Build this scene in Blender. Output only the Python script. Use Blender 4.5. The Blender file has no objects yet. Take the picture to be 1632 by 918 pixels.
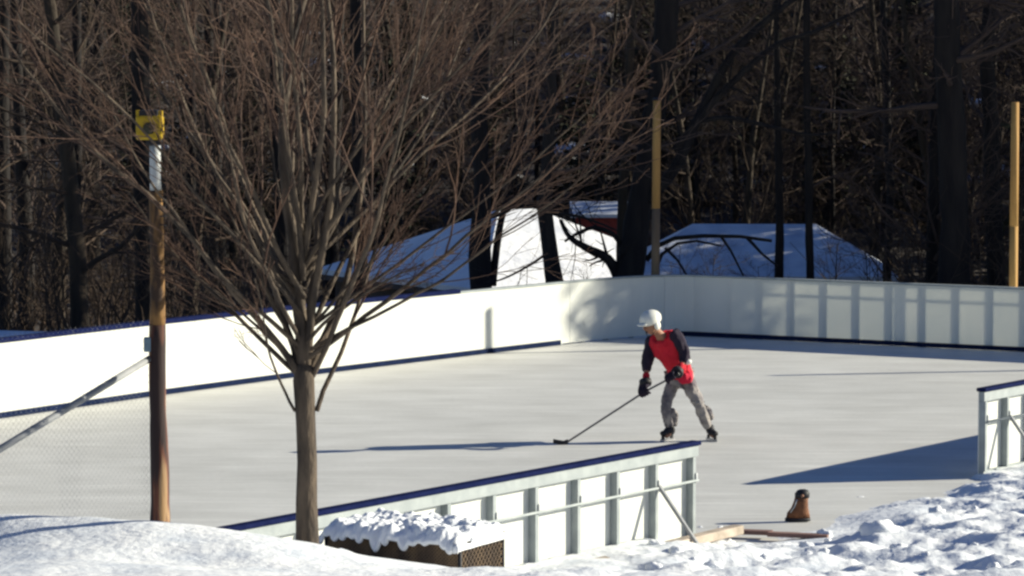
import bpy, math, random
import numpy as np
from mathutils import Vector, Matrix, Quaternion, noise as mn

random.seed(7)
R = math.radians
sc = bpy.context.scene
COL = sc.collection

# ------------------------------------------------------------------ camera maths
F, W, H, CH = 5500.0, 1632.0, 918.0, 5.5
TH = math.atan(413.0 / F)
_f = Vector((0, math.cos(TH), -math.sin(TH)))
_u = Vector((0, math.sin(TH), math.cos(TH)))


def ray(px, py):
    return Vector((1, 0, 0)) * ((px - W / 2) / F) + _u * ((H / 2 - py) / F) + _f


def gz(px, py, z=0.0):
    d = ray(px, py)
    return Vector((0, 0, CH)) + d * ((z - CH) / d.z)


def at(px, py, Y):
    d = ray(px, py)
    return Vector((0, 0, CH)) + d * (Y / d.y)


SUN = Vector((0.983 * math.cos(R(20.5)), 0.187 * math.cos(R(20.5)), math.sin(R(20.5)))).normalized()

# ------------------------------------------------------------------ materials
def new_mat(name):
    m = bpy.data.materials.new(name)
    m.use_nodes = True
    nt = m.node_tree
    nt.nodes.clear()
    out = nt.nodes.new('ShaderNodeOutputMaterial')
    return m, nt, out


def mat(name, c1, c2=None, scale=5.0, rough=0.7, stretch=(1, 1, 1), lo=0.35, hi=0.65, bump=0.0, bscale=None,
        metal=0.0, c3=None, trans=0.0, detail=4.0, spec=0.3, bdist=0.02):
    m, nt, out = new_mat(name)
    N, L = nt.nodes, nt.links
    b = N.new('ShaderNodeBsdfPrincipled')
    b.inputs['Roughness'].default_value = rough
    b.inputs['Metallic'].default_value = metal
    b.inputs['Specular IOR Level'].default_value = spec
    tc = N.new('ShaderNodeTexCoord')
    mp = N.new('ShaderNodeMapping')
    mp.inputs['Scale'].default_value = stretch
    L.new(tc.outputs['Object'], mp.inputs['Vector'])
    c = None
    if c2 is None:
        c2 = tuple(x * 0.85 for x in c1)
    nz = N.new('ShaderNodeTexNoise')
    nz.inputs['Scale'].default_value = scale
    nz.inputs['Detail'].default_value = detail
    L.new(mp.outputs['Vector'], nz.inputs['Vector'])
    rp = N.new('ShaderNodeValToRGB')
    rp.color_ramp.elements[0].position = lo
    rp.color_ramp.elements[0].color = (*c1, 1)
    rp.color_ramp.elements[1].position = hi
    rp.color_ramp.elements[1].color = (*c2, 1)
    if c3:
        e = rp.color_ramp.elements.new((lo + hi) / 2)
        e.color = (*c3, 1)
    L.new(nz.outputs['Fac'], rp.inputs['Fac'])
    c = rp.outputs['Color']
    L.new(c, b.inputs['Base Color'])
    if bump:
        n2 = N.new('ShaderNodeTexNoise')
        n2.inputs['Scale'].default_value = bscale or scale * 3
        n2.inputs['Detail'].default_value = 5
        L.new(mp.outputs['Vector'], n2.inputs['Vector'])
        bp = N.new('ShaderNodeBump')
        bp.inputs['Strength'].default_value = bump
        bp.inputs['Distance'].default_value = bdist
        L.new(n2.outputs['Fac'], bp.inputs['Height'])
        L.new(bp.outputs['Normal'], b.inputs['Normal'])
    if trans:
        t = N.new('ShaderNodeBsdfTranslucent')
        L.new(c, t.inputs['Color'])
        mx = N.new('ShaderNodeMixShader')
        mx.inputs['Fac'].default_value = trans
        L.new(b.outputs[0], mx.inputs[1])
        L.new(t.outputs[0], mx.inputs[2])
        L.new(mx.outputs[0], out.inputs['Surface'])
    else:
        L.new(b.outputs[0], out.inputs['Surface'])
    return m


M = {}
M['panel'] = mat('white_plastic_panel', (.84, .84, .79), (.78, .79, .75), 1.3, .45, trans=.30, lo=.3, hi=.7)
M['grey_stud'] = mat('grey_stud_paint', (.30, .33, .34), (.24, .27, .28), 6, .55, metal=.1)
M['pale_stud'] = mat('pale_stud_paint', (.34, .37, .375), (.27, .30, .31), 6, .55)
M['navy'] = mat('navy_cap_plastic', (.005, .009, .045), (.009, .014, .06), 8, .9, spec=.04)
M['kick'] = mat('blue_grey_kickplate', (.012, .020, .055), (.008, .014, .040), 5, .95, spec=.03)
M['galv'] = mat('galvanised_pipe', (.26, .265, .28), (.20, .21, .225), 9, .6, metal=0)
M['ice'] = mat('ice', (.56, .555, .525), (.67, .665, .635), 1.1, .55, stretch=(.8, 1.3, 1), lo=.3, hi=.7, bump=.12, bscale=3, detail=8, spec=.12)
def ice_detail():
    nt = M['ice'].node_tree; N, L = nt.nodes, nt.links
    b = [n for n in N if n.type == 'BSDF_PRINCIPLED'][0]
    base = b.inputs['Base Color'].links[0].from_socket
    tc = [n for n in N if n.type == 'TEX_COORD'][0]
    prev = base
    for sc_, st_, ro, lo, hi, dk in ((.22, (1, 1, 1), 0, .35, .65, .91), (5.0, (.16, 2, 1), 24, .45, .62, .95), (4.0, (.1, 2.5, 1), -28, .55, .62, 1.12), (14, (1, 1, 1), 0, .3, .7, .93)):
        mp = N.new('ShaderNodeMapping'); mp.inputs['Scale'].default_value = st_; mp.inputs['Rotation'].default_value = (0, 0, R(ro))
        L.new(tc.outputs['Object'], mp.inputs['Vector'])
        nz = N.new('ShaderNodeTexNoise'); nz.inputs['Scale'].default_value = sc_; nz.inputs['Detail'].default_value = 5
        L.new(mp.outputs['Vector'], nz.inputs['Vector'])
        mr = N.new('ShaderNodeMapRange'); mr.inputs['From Min'].default_value = lo; mr.inputs['From Max'].default_value = hi
        mr.inputs['To Min'].default_value = 1.0; mr.inputs['To Max'].default_value = dk
        L.new(nz.outputs['Fac'], mr.inputs['Value'])
        mx = N.new('ShaderNodeVectorMath'); mx.operation = 'SCALE'
        L.new(prev, mx.inputs[0]); L.new(mr.outputs[0], mx.inputs['Scale']); prev = mx.outputs[0]
    L.new(prev, b.inputs['Base Color'])
ice_detail()
M['snow'] = mat('snow', (.80, .81, .83), (.66, .69, .73), 3.5, .75, lo=.35, hi=.8, bump=.5, bscale=14, detail=8, bdist=.03)
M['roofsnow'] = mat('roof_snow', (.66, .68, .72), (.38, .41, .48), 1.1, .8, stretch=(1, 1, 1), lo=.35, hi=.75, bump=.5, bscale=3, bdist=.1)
M['youngbark'] = mat('young_tree_bark', (.115, .085, .06), (.035, .027, .022), 10, .85, stretch=(1, 1, .3), bump=.8, bscale=30)
M['twig'] = mat('young_tree_twig', (.105, .058, .038), (.045, .027, .021), 2, .8)
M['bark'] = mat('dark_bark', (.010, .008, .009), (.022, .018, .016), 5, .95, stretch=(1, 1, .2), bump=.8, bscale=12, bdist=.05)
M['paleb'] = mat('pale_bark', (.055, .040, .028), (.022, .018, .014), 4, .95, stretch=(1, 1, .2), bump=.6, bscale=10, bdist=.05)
M['fartwig'] = mat('wood_twig', (.088, .060, .048), (.042, .030, .027), .5, .95)
M['fartwig2'] = mat('wood_twig_brown', (.064, .042, .029), (.028, .020, .015), .5, .95)
M['needle'] = mat('evergreen_needle', (.018, .022, .014), (.045, .045, .028), 1.5, .9)
M['brick'] = mat('brown_wall', (.11, .085, .075), (.085, .065, .06), 3, .9)
M['redwall'] = mat('red_wall', (.28, .045, .035), (.2, .035, .03), 3, .8)
M['bluewall'] = mat('pale_blue_wall', (.22, .26, .33), (.17, .2, .27), 3, .8)
M['glass'] = mat('window_glass', (.02, .025, .03), (.03, .035, .04), 3, .1)
M['trim'] = mat('white_trim', (.5, .5, .5), (.42, .42, .42), 3, .6)
M['pine'] = mat('tan_pole_wood', (.46, .27, .09), (.33, .18, .06), 6, .8, stretch=(1, 1, .12), bump=.4, bscale=20)
M['greywood'] = mat('shaded_pole_and_net_wood', (.22, .15, .09), (.09, .065, .05), 6, .85, stretch=(1, 1, .15), bump=.5, bscale=20)
M['weathered'] = mat('orange_weathered_wood', (.30, .16, .055), (.045, .028, .02), 9, .85, stretch=(1, 1, .3), lo=.38, hi=.6, bump=.6, bscale=16)
M['sunsnow'] = mat('sun_brightened_snow', (.86, .86, .87), (.62, .64, .70), .8, .8, lo=.35, hi=.75, bump=.5, bscale=3, bdist=.1)  # raised snow albedo stands in for grazing sun on the left roof
M['dark'] = mat('black_rubber', (.012, .012, .016), (.02, .02, .026), 8, .6)
M['yellow'] = mat('yellow_housing', (.50, .33, .012), (.34, .21, .01), 9, .5)
M['lens'] = mat('lamp_lens', (.05, .05, .03), (.02, .02, .015), 8, .15)
M['tag'] = mat('pale_sheet', (.50, .52, .52), (.4, .42, .44), 12, .5)
M['bluebox'] = mat('blue_grey_box', (.16, .24, .30), (.12, .18, .24), 12, .5)
M['red'] = mat('red_jersey', (.42, .008, .02), (.55, .015, .035), 6, .85, bump=.4, bscale=12)
M['sunlitred'] = mat('sunlit_red_cloth', (.62, .02, .06), (.5, .012, .04), 6, .85, bump=.3, bscale=12)
M['black'] = mat('black_cloth', (.012, .010, .022), (.022, .014, .03), 8, .9, bump=.3, bscale=12)
M['greycloth'] = mat('grey_pants', (.34, .31, .29), (.12, .11, .125), 7, .9, bump=.6, bscale=14)
M['skin'] = mat('skin', (.33, .17, .11), (.27, .13, .085), 9, .6)
M['helmet'] = mat('white_helmet', (.75, .74, .68), (.62, .62, .58), 14, .35)
M['hair'] = mat('dark_hair', (.03, .02, .015), (.02, .015, .01), 14, .8)
M['steel'] = mat('steel', (.5, .5, .52), (.4, .4, .42), 9, .3, metal=.9)
M['stick'] = mat('stick_shaft', (.14, .13, .13), (.09, .09, .10), 14, .5)
M['tan'] = mat('tan_leather', (.20, .08, .035), (.10, .042, .022), 14, .7, bump=.3)
M['plank'] = mat('brown_plank', (.26, .15, .12), (.15, .09, .08), 6, .85, stretch=(.2, 1, 1))
M['palebeam'] = mat('pale_timber', (.48, .40, .33), (.30, .25, .20), 6, .8, stretch=(.3, 1, 1))

# leaf-litter / snow hill
def hill_material():
    m, nt, out = new_mat('wooded_ground')
    N, L = nt.nodes, nt.links
    b = N.new('ShaderNodeBsdfPrincipled'); b.inputs['Roughness'].default_value = .9
    tc = N.new('ShaderNodeTexCoord')
    sep = N.new('ShaderNodeSeparateXYZ'); L.new(tc.outputs['Object'], sep.inputs[0])
    n1 = N.new('ShaderNodeTexNoise'); n1.inputs['Scale'].default_value = .55; n1.inputs['Detail'].default_value = 9
    n1.inputs['Roughness'].default_value = .65
    L.new(tc.outputs['Object'], n1.inputs['Vector'])
    # far: little snow, near: mostly snow
    mr = N.new('ShaderNodeMapRange'); mr.inputs['From Min'].default_value = 62; mr.inputs['From Max'].default_value = 105
    mr.inputs['To Min'].default_value = .02; mr.inputs['To Max'].default_value = .33
    L.new(sep.outputs['Y'], mr.inputs['Value'])
    sub = N.new('ShaderNodeMath'); sub.operation = 'SUBTRACT'
    L.new(n1.outputs['Fac'], sub.inputs[0]); L.new(mr.outputs[0], sub.inputs[1])
    rp = N.new('ShaderNodeValToRGB')
    rp.color_ramp.elements[0].position = .34; rp.color_ramp.elements[0].color = (0, 0, 0, 1)
    rp.color_ramp.elements[1].position = .42; rp.color_ramp.elements[1].color = (1, 1, 1, 1)
    L.new(sub.outputs[0], rp.inputs['Fac'])
    n2 = N.new('ShaderNodeTexNoise'); n2.inputs['Scale'].default_value = 2.2; n2.inputs['Detail'].default_value = 8
    L.new(tc.outputs['Object'], n2.inputs['Vector'])
    r2 = N.new('ShaderNodeValToRGB')
    r2.color_ramp.elements[0].position = .35; r2.color_ramp.elements[0].color = (.018, .014, .012, 1)
    r2.color_ramp.elements[1].position = .7; r2.color_ramp.elements[1].color = (.06, .044, .035, 1)
    L.new(n2.outputs['Fac'], r2.inputs['Fac'])
    mx = N.new('ShaderNodeMix'); mx.data_type = 'RGBA'
    L.new(rp.outputs['Color'], mx.inputs['Factor'])
    L.new(r2.outputs['Color'], mx.inputs['A'])
    mx.inputs['B'].default_value = (.62, .66, .72, 1)
    # the foreground and the rink surround are plain snow
    gt = N.new('ShaderNodeMath'); gt.operation = 'LESS_THAN'; gt.inputs[1].default_value = 59.5
    mm = N.new('ShaderNodeMath'); mm.operation = 'MULTIPLY_ADD'; mm.inputs[1].default_value = -1.417
    L.new(sep.outputs['X'], mm.inputs[0]); L.new(sep.outputs['Y'], mm.inputs[2])
    mxx = N.new('ShaderNodeMath'); mxx.operation = 'MAXIMUM'; L.new(mm.outputs[0], mxx.inputs[0])
    m6 = N.new('ShaderNodeMath'); m6.operation = 'SUBTRACT'; m6.inputs[1].default_value = 5.0
    L.new(sep.outputs['Y'], m6.inputs[0]); L.new(m6.outputs[0], mxx.inputs[1])
    L.new(mxx.outputs[0], gt.inputs[0])
    n3 = N.new('ShaderNodeTexNoise'); n3.inputs['Scale'].default_value = 3.0; n3.inputs['Detail'].default_value = 8
    L.new(tc.outputs['Object'], n3.inputs['Vector'])
    r3 = N.new('ShaderNodeValToRGB')
    r3.color_ramp.elements[0].position = .3; r3.color_ramp.elements[0].color = (.60, .64, .70, 1)
    r3.color_ramp.elements[1].position = .62; r3.color_ramp.elements[1].color = (.80, .81, .82, 1)
    L.new(n3.outputs['Fac'], r3.inputs['Fac'])
    m2 = N.new('ShaderNodeMix'); m2.data_type = 'RGBA'
    L.new(gt.outputs[0], m2.inputs['Factor']); L.new(mx.outputs['Result'], m2.inputs['A']); L.new(r3.outputs['Color'], m2.inputs['B'])
    L.new(m2.outputs['Result'], b.inputs['Base Color'])
    n4 = N.new('ShaderNodeTexNoise'); n4.inputs['Scale'].default_value = 11; n4.inputs['Detail'].default_value = 8
    L.new(tc.outputs['Object'], n4.inputs['Vector'])
    bp = N.new('ShaderNodeBump'); bp.inputs['Strength'].default_value = .55; bp.inputs['Distance'].default_value = .035
    L.new(n4.outputs['Fac'], bp.inputs['Height']); L.new(bp.outputs['Normal'], b.inputs['Normal'])
    L.new(b.outputs[0], out.inputs['Surface'])
    return m
M['ground'] = hill_material()

def weave_material():
    m, nt, out = new_mat('woven_netting')
    N, L = nt.nodes, nt.links
    b = N.new('ShaderNodeBsdfPrincipled'); b.inputs['Roughness'].default_value = .9
    tc = N.new('ShaderNodeTexCoord')
    mp = N.new('ShaderNodeMapping'); mp.inputs['Rotation'].default_value = (R(45), R(40), R(20)); mp.inputs['Scale'].default_value = (44, 44, 44)
    L.new(tc.outputs['Object'], mp.inputs['Vector'])
    ck = N.new('ShaderNodeTexChecker'); ck.inputs['Scale'].default_value = 1.0
    ck.inputs['Color1'].default_value = (.008, .007, .010, 1); ck.inputs['Color2'].default_value = (.11, .085, .05, 1)
    L.new(mp.outputs['Vector'], ck.inputs['Vector'])
    nz = N.new('ShaderNodeTexNoise'); nz.inputs['Scale'].default_value = 9
    L.new(tc.outputs['Object'], nz.inputs['Vector'])
    mx = N.new('ShaderNodeMix'); mx.data_type = 'RGBA'; mx.inputs['B'].default_value = (.03, .02, .018, 1)
    L.new(nz.outputs['Fac'], mx.inputs['Factor']); L.new(ck.outputs['Color'], mx.inputs['A'])
    L.new(mx.outputs['Result'], b.inputs['Base Color']); L.new(b.outputs[0], out.inputs['Surface'])
    return m
M['weave'] = weave_material()

def peeled_material():
    m, nt, out = new_mat('peeling_pole_bark')
    N, L = nt.nodes, nt.links
    b = N.new('ShaderNodeBsdfPrincipled'); b.inputs['Roughness'].default_value = .85
    tc = N.new('ShaderNodeTexCoord')
    mp = N.new('ShaderNodeMapping'); mp.inputs['Scale'].default_value = (1, 1, .13)
    L.new(tc.outputs['Object'], mp.inputs['Vector'])
    n1 = N.new('ShaderNodeTexNoise'); n1.inputs['Scale'].default_value = 9; n1.inputs['Detail'].default_value = 3
    L.new(mp.outputs['Vector'], n1.inputs['Vector'])
    rp = N.new('ShaderNodeValToRGB'); e = rp.color_ramp.elements
    e[0].position = .47; e[0].color = (.022, .010, .010, 1)
    e[1].position = .70; e[1].color = (.36, .21, .09, 1)
    x = e.new(.54); x.color = (.12, .04, .022, 1); x = e.new(.60); x.color = (.30, .19, .10, 1)
    L.new(n1.outputs['Fac'], rp.inputs['Fac']); L.new(rp.outputs['Color'], b.inputs['Base Color'])
    bp = N.new('ShaderNodeBump'); bp.inputs['Strength'].default_value = .8; bp.inputs['Distance'].default_value = .02
    L.new(n1.outputs['Fac'], bp.inputs['Height']); L.new(bp.outputs['Normal'], b.inputs['Normal'])
    L.new(b.outputs[0], out.inputs['Surface'])
    return m
M['peeled'] = peeled_material()

# ------------------------------------------------------------------ mesh builder
def ortho(d):
    a = Vector((0, 0, 1)) if abs(d.z) < .9 else Vector((1, 0, 0))
    x = d.cross(a).normalized()
    return x, d.cross(x).normalized()


class MB:
    def __init__(s):
        s.v, s.f, s.sm = [], [], []

    def quad(s, pts, smooth=False):
        n = len(s.v); s.v += [tuple(p) for p in pts]
        s.f.append(tuple(range(n, n + len(pts)))); s.sm.append(smooth)

    def tube(s, pts, rad, sides=6, cap=True, smooth=True):
        pts = [Vector(p) for p in pts]
        n0 = len(s.v); k = len(pts)
        x = None
        for i, p in enumerate(pts):
            d = (pts[min(i + 1, k - 1)] - pts[max(i - 1, 0)])
            d = d.normalized() if d.length > 1e-9 else Vector((0, 0, 1))
            if x is None:
                x, y = ortho(d)
            else:
                x = (x - d * x.dot(d))
                x = x.normalized() if x.length > 1e-6 else ortho(d)[0]
                y = d.cross(x)
            r = rad[i] if hasattr(rad, '__len__') else rad
            for j in range(sides):
                a = 2 * math.pi * j / sides
                s.v.append(tuple(p + x * (r * math.cos(a)) + y * (r * math.sin(a))))
        for i in range(k - 1):
            for j in range(sides):
                a = n0 + i * sides + j; b = n0 + i * sides + (j + 1) % sides
                s.f.append((a, b, b + sides, a + sides)); s.sm.append(smooth)
        if cap:
            s.f.append(tuple(n0 + j for j in range(sides - 1, -1, -1))); s.sm.append(False)
            s.f.append(tuple(n0 + (k - 1) * sides + j for j in range(sides))); s.sm.append(False)

    def box(s, o, ax, ay, az):
        """o = a corner, three edge vectors"""
        o = Vector(o); ax, ay, az = Vector(ax), Vector(ay), Vector(az)
        n = len(s.v)
        for c in range(8):
            s.v.append(tuple(o + ax * (c & 1) + ay * (c >> 1 & 1) + az * (c >> 2 & 1)))
        fs = [(0, 2, 3, 1), (4, 5, 7, 6), (0, 1, 5, 4), (2, 6, 7, 3), (0, 4, 6, 2), (1, 3, 7, 5)]
        if ax.cross(ay).dot(az) < 0:
            fs = [t[::-1] for t in fs]
        for t in fs:
            s.f.append(tuple(n + i for i in t)); s.sm.append(False)

    def ell(s, c, r, rot=None, nu=14, nv=9, fn=None):
        c = Vector(c); n0 = len(s.v)
        for i in range(nv + 1):
            t = math.pi * i / nv
            for j in range(nu):
                a = 2 * math.pi * j / nu
                p = Vector((math.sin(t) * math.cos(a), math.sin(t) * math.sin(a), math.cos(t)))
                if fn: p = fn(p)
                p = Vector((p.x * r[0], p.y * r[1], p.z * r[2]))
                if rot: p = rot @ p
                s.v.append(tuple(c + p))
        for i in range(nv):
            for j in range(nu):
                a = n0 + i * nu + j; b = n0 + i * nu + (j + 1) % nu
                s.f.append((a, a + nu, b + nu, b)); s.sm.append(True)

    def build(s, name, m, parent=None, bevel=0.0):
        me = bpy.data.meshes.new(name)
        v = s.v
        if parent is not None and parent.get('_o'):
            pass
        me.from_pydata(v, [], s.f)
        me.polygons.foreach_set('use_smooth', s.sm)
        me.materials.append(m)
        me.update()
        o = bpy.data.objects.new(name, me)
        COL.objects.link(o)
        if parent is not None:
            # vertices are given in world space; children sit at the parent's inverse
            o.parent = parent
            w = world_of(parent)
            if w:
                me.transform(Matrix.Translation(-w))
        if bevel:
            bm_ = o.modifiers.new('bevel', 'BEVEL'); bm_.width = bevel; bm_.segments = 2; bm_.limit_method = 'ANGLE'
        return o


def world_of(o):
    w = Vector((0, 0, 0))
    while o is not None:
        w += o.location; o = o.parent
    return w


def tag(o, label=None, cat=None, group=None, kind=None):
    if label: o['label'] = label
    if cat: o['category'] = cat
    if group: o['group'] = group
    if kind: o['kind'] = kind
    return o


def empty(name, loc, label=None, cat=None, group=None):
    o = bpy.data.objects.new(name, None)
    o.empty_display_size = .1
    o.location = loc
    COL.objects.link(o)
    return tag(o, label, cat, group)


# ------------------------------------------------------------------ rink geometry
N0 = gz(1100, 867); NL = gz(380, 1032)
UD = (N0 - NL).normalized(); UD.z = 0; UD.normalize()
OUT = Vector((UD.y, -UD.x, 0))        # outward from the near line, to the camera side
BH = 1.10
def t_at(px):    # where the vertical plane of the near line meets a pixel column
    lo, hi = -12.0, 12.0
    for _ in range(60):
        m_ = (lo + hi) / 2; p = near_pt(m_); x = W / 2 + F * p.x / p.y
        if x < px: lo = m_
        else: hi = m_
    return lo
def near_pt(t):                       # t metres right of the near boards' gate end
    return N0 + UD * t

left_px = [(-900, 800), (-300, 711), (0, 667), (240, 632), (500, 597), (780, 563), (900, 549)]
left_pts = [gz(*p) for p in left_px]
back_a, back_b = gz(1105, 536), gz(1632, 561)
BD = (back_b - back_a).normalized()
back_end = back_b + BD * 9
# rounded corner between (900,549) and (1105,536)
c0, c2 = left_pts[-1], back_a
dl = (left_pts[-1] - left_pts[-2]).normalized()
# intersection of the two lines
def isect(p, d, q, e):
    den = d.x * e.y - d.y * e.x
    t = ((q.x - p.x) * e.y - (q.y - p.y) * e.x) / den
    return p + d * t
c1 = isect(c0, dl, c2, BD)
corner = [(c0 * (1 - t) ** 2 + c1 * (2 * t * (1 - t)) + c2 * t * t) for t in [i / 10 for i in range(11)]]
left_path = left_pts[:-1] + corner[:8]
back_path = corner[7:] + [back_a + BD * k for k in (3, 6, 9, 12)] + [back_end]

# ------------------------------------------------------------------ terrain
ctrl = []
def cp(px, py, z): 
    p = gz(px, py, z); ctrl.append((p.x, p.y, z))
for a in [(-300, 812, 1.80), (0, 822, 1.82), (130, 829, 1.83), (255, 838, 1.84), (380, 843, 1.72), (490, 867, 1.70),
          (0, 918, 1.82), (250, 918, 1.82), (490, 918, 1.78), (600, 893, 1.12), (600, 906, 1.16), (610, 930, 1.2), (680, 930, .98), (555, 905, 1.42), (680, 912, .98), (740, 925, .86), (800, 930, .55), (-300, 918, 1.7), (545, 878, 1.28),
          (900, 918, .33), (1100, 918, .26), (1250, 918, .24), (1400, 918, .30), (1632, 918, .42), (1800, 900, .4),
          (1632, 850, .30), (1632, 790, .20), (1500, 800, .16), (1400, 860, .18), (1250, 870, .08), (1150, 870, .08), (1000, 898, .24),
          (1330, 840, .05), (1400, 800, .07), (1480, 775, .07), (1800, 800, .2)]:
    cp(*a)
for t in (-1.0, -3, -5): 
    p = near_pt(t) + OUT * .12; ctrl.append((p.x, p.y, .20))
for t in (-7.5, -10, -14, -20): 
    p = near_pt(t) + OUT * .3; ctrl.append((p.x, p.y, .5))
for t in (.4, 2, 4, 5.9):
    p = near_pt(t) - OUT * .5; ctrl.append((p.x, p.y, -.05))
    p = near_pt(t) + OUT * .1; ctrl.append((p.x, p.y, -.01))
for t in (6.8, 8.5, 11, 15, 25): 
    p = near_pt(t) + OUT * .15; ctrl.append((p.x, p.y, .08))
    p = near_pt(t) + OUT * 6; ctrl.append((p.x, p.y, .5))
for x in (-12, -6, 0, 6, 12):
    ctrl.append((x, 20, 2.3)); ctrl.append((x, 10, 3.0)); ctrl.append((x, 0, 3.6)); ctrl.append((x, -12, 3.8))
ctrl += [(-25, 25, 2.5), (25, 25, 1.5), (-40, 0, 3.8), (40, 0, 3.5), (-40, 30, 2.0), (40, 40, 1.0)]
C_ = np.array(ctrl)
D_ = np.linalg.norm(C_[:, None, :2] - C_[None, :, :2], axis=2)
A_ = np.hstack([np.vstack([D_, np.ones((1, len(C_)))]), np.vstack([np.ones((len(C_), 1)), [[0]]])])
sol = np.linalg.solve(A_, np.append(C_[:, 2], 0))
def rbf(X, Y):
    sh = X.shape; X = X.ravel(); Y = Y.ravel(); out = np.full(X.shape, sol[-1])
    for i in range(len(C_)):
        out += sol[i] * np.hypot(X - C_[i, 0], Y - C_[i, 1])
    return out.reshape(sh)

def far_h(X, Y):
    # ground beyond the rink: down into a hollow, then the wooded hill
    z = np.zeros_like(X)
    z -= np.clip((Y - 62) / 30, 0, 1) ** 1.2 * 5.2
    z += np.clip(Y - 108, 0, None) * .085
    z += np.clip(Y - 170, 0, None) * .10
    z += np.sin(X * .11 + Y * .05) * .5 * np.clip((Y - 70) / 40, 0, 1)
    # the left side stays a little higher
    z += np.clip((-X - 6) / 12, 0, 1) * np.clip((Y - 60) / 20, 0, 1) * 1.8
    return z

poly = [p for p in left_path] + back_path[1:]
poly2d = np.array([(p.x, p.y) for p in poly] + [((near_pt(28)).x, (near_pt(28)).y), (near_pt(-40).x, near_pt(-40).y)])
def inside(X, Y):
    r = np.zeros(X.shape, bool); n = len(poly2d)
    for i in range(n):
        x1, y1 = poly2d[i]; x2, y2 = poly2d[(i + 1) % n]
        c = ((y1 > Y) != (y2 > Y)) & (X < (x2 - x1) * (Y - y1) / (y2 - y1 + 1e-12) + x1)
        r ^= c
    return r

def height(X, Y, lumps=True):
    X = np.asarray(X, float); Y = np.asarray(Y, float)
    v = (X - N0.x) * OUT.x + (Y - N0.y) * OUT.y      # >0 camera side of the near line
    zn = rbf(X, Y); zf = far_h(X, Y)
    w = np.clip(v / 1.0 + 1.0, 0, 1)
    z = np.where(v > -1.0, zn * w + np.minimum(zf, -.03) * (1 - w), zf)
    ins = inside(X, Y) & (v <= -.0)
    tt = (X - N0.x) * UD.x + (Y - N0.y) * UD.y
    lip = (v > -1.6) & (tt > -.1) & (tt < 40)
    z = np.where(ins & ~lip, -.06, z)
    gate = (tt > .15) & (tt < t_at(1563) - .1)
    kk = np.clip((v + .1) / .9, 0, 1)
    z = np.where(gate & (v < .8), -.05 * (1 - kk) + z * kk, z)
    z = np.where((v < -.05) & (v > -1.7), np.minimum(z, -.05), z)
    return z

def hgt(x, y):
    return float(height(np.array([x]), np.array([y]))[0])

def axis(segs):
    out = []
    for a, b, st in segs:
        out += list(np.arange(a, b, st))
    out.append(segs[-1][1])
    return np.array(out)

xs = axis([(-600, -100, 40), (-100, -20, 4), (-20, -6.5, .5), (-6.5, 9, .055), (9, 20, .5), (20, 100, 4), (100, 600, 40)])
ys = axis([(-300, -20, 40), (-20, 20, 2), (20, 23, .3), (23, 46, .065), (46, 120, .8), (120, 330, 3), (330, 900, 50)])
GX, GY = np.meshgrid(xs, ys)
GZ = height(GX, GY)
# lumps
v_ = (GX - N0.x) * OUT.x + (GY - N0.y) * OUT.y
t_ = (GX - N0.x) * UD.x + (GY - N0.y) * UD.y
flat = GZ.copy()
for i in range(GX.shape[0]):
    y = ys[i]
    if y < 22 or y > 47: continue
    for j in range(GX.shape[1]):
        x = xs[j]
        if x < -7 or x > 9.5: continue
        v = v_[i, j]
        if v < -1.2: continue
        z = flat[i, j]
        p = Vector((x, y, 0))
        a = mn.fractal(p * .9, 1.0, 2.0, 3) * .035
        k = min(1, max(0, (x - .2 + (33 - y) * .12) / 1.6))      # trampled snow on the right
        if t_[i, j] > .1:
            k *= min(1, max(0, (v - (1.15 if t_[i, j] < 3.4 else .05)) / .5))
        else:
            k *= min(1, max(.25, (v - .2) / .5))
        b = 0
        if k > 0:
            c1_ = mn.noise(p * 3.1 + Vector((5, 1, 0))); c2_ = mn.noise(p * 6.7); c3_ = mn.noise(p * 13.0)
            c0_ = mn.noise(p * 1.5 + Vector((9, 0, 0))); c4_ = mn.noise(p * 7.5 + Vector((0, 4, 0)))
            b = (c0_ * .11 + c1_ * .045 + c2_ * .028 * (1 + c1_) + c4_ * .018 + c3_ * .016 + mn.noise(p * 21) * .010) * k
        a *= 1 if v > .3 else max(0, v / .3)
        if k < .6:
            a += math.sin(x * 1.1 + y * 2.4 + mn.noise(p * .6) * 3) * .022 * (1 - k) * (1 if v > 1 else max(0, v))
        GZ[i, j] = z + a + b
nx, ny = len(xs), len(ys)
verts = np.stack([GX.ravel(), GY.ravel(), GZ.ravel()], 1)
ii, jj = np.meshgrid(np.arange(ny - 1), np.arange(nx - 1), indexing='ij')
q = (ii * nx + jj).ravel()
faces = np.stack([q, q + 1, q + 1 + nx, q + nx], 1)
me = bpy.data.meshes.new('ground')
me.vertices.add(len(verts)); me.vertices.foreach_set('co', verts.ravel())
me.loops.add(faces.size); me.loops.foreach_set('vertex_index', faces.ravel())
me.polygons.add(len(faces)); me.polygons.foreach_set('loop_start', np.arange(0, faces.size, 4))
me.polygons.foreach_set('loop_total', np.full(len(faces), 4)); me.polygons.foreach_set('use_smooth', np.ones(len(faces), bool))
me.update(); me.materials.append(M['ground'])
g = bpy.data.objects.new('ground', me); COL.objects.link(g)
tag(g, 'snow covered ground around the rink rising into a wooded hillside', kind='structure')

# ice sheet
mb = MB()
_g = t_at(1563)
mb.quad([(p.x, p.y, 0.0) for p in poly] + [tuple(near_pt(22) - OUT * .02), tuple(near_pt(_g) - OUT * .02), tuple(near_pt(_g) + OUT * 1.3), tuple(near_pt(.05) + OUT * 1.3), tuple(near_pt(.05) - OUT * .02), tuple(near_pt(-22) - OUT * .02)])
ice = mb.build('ice', M['ice'])
tag(ice, 'smooth grey white ice sheet of the rink', kind='structure')

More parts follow.
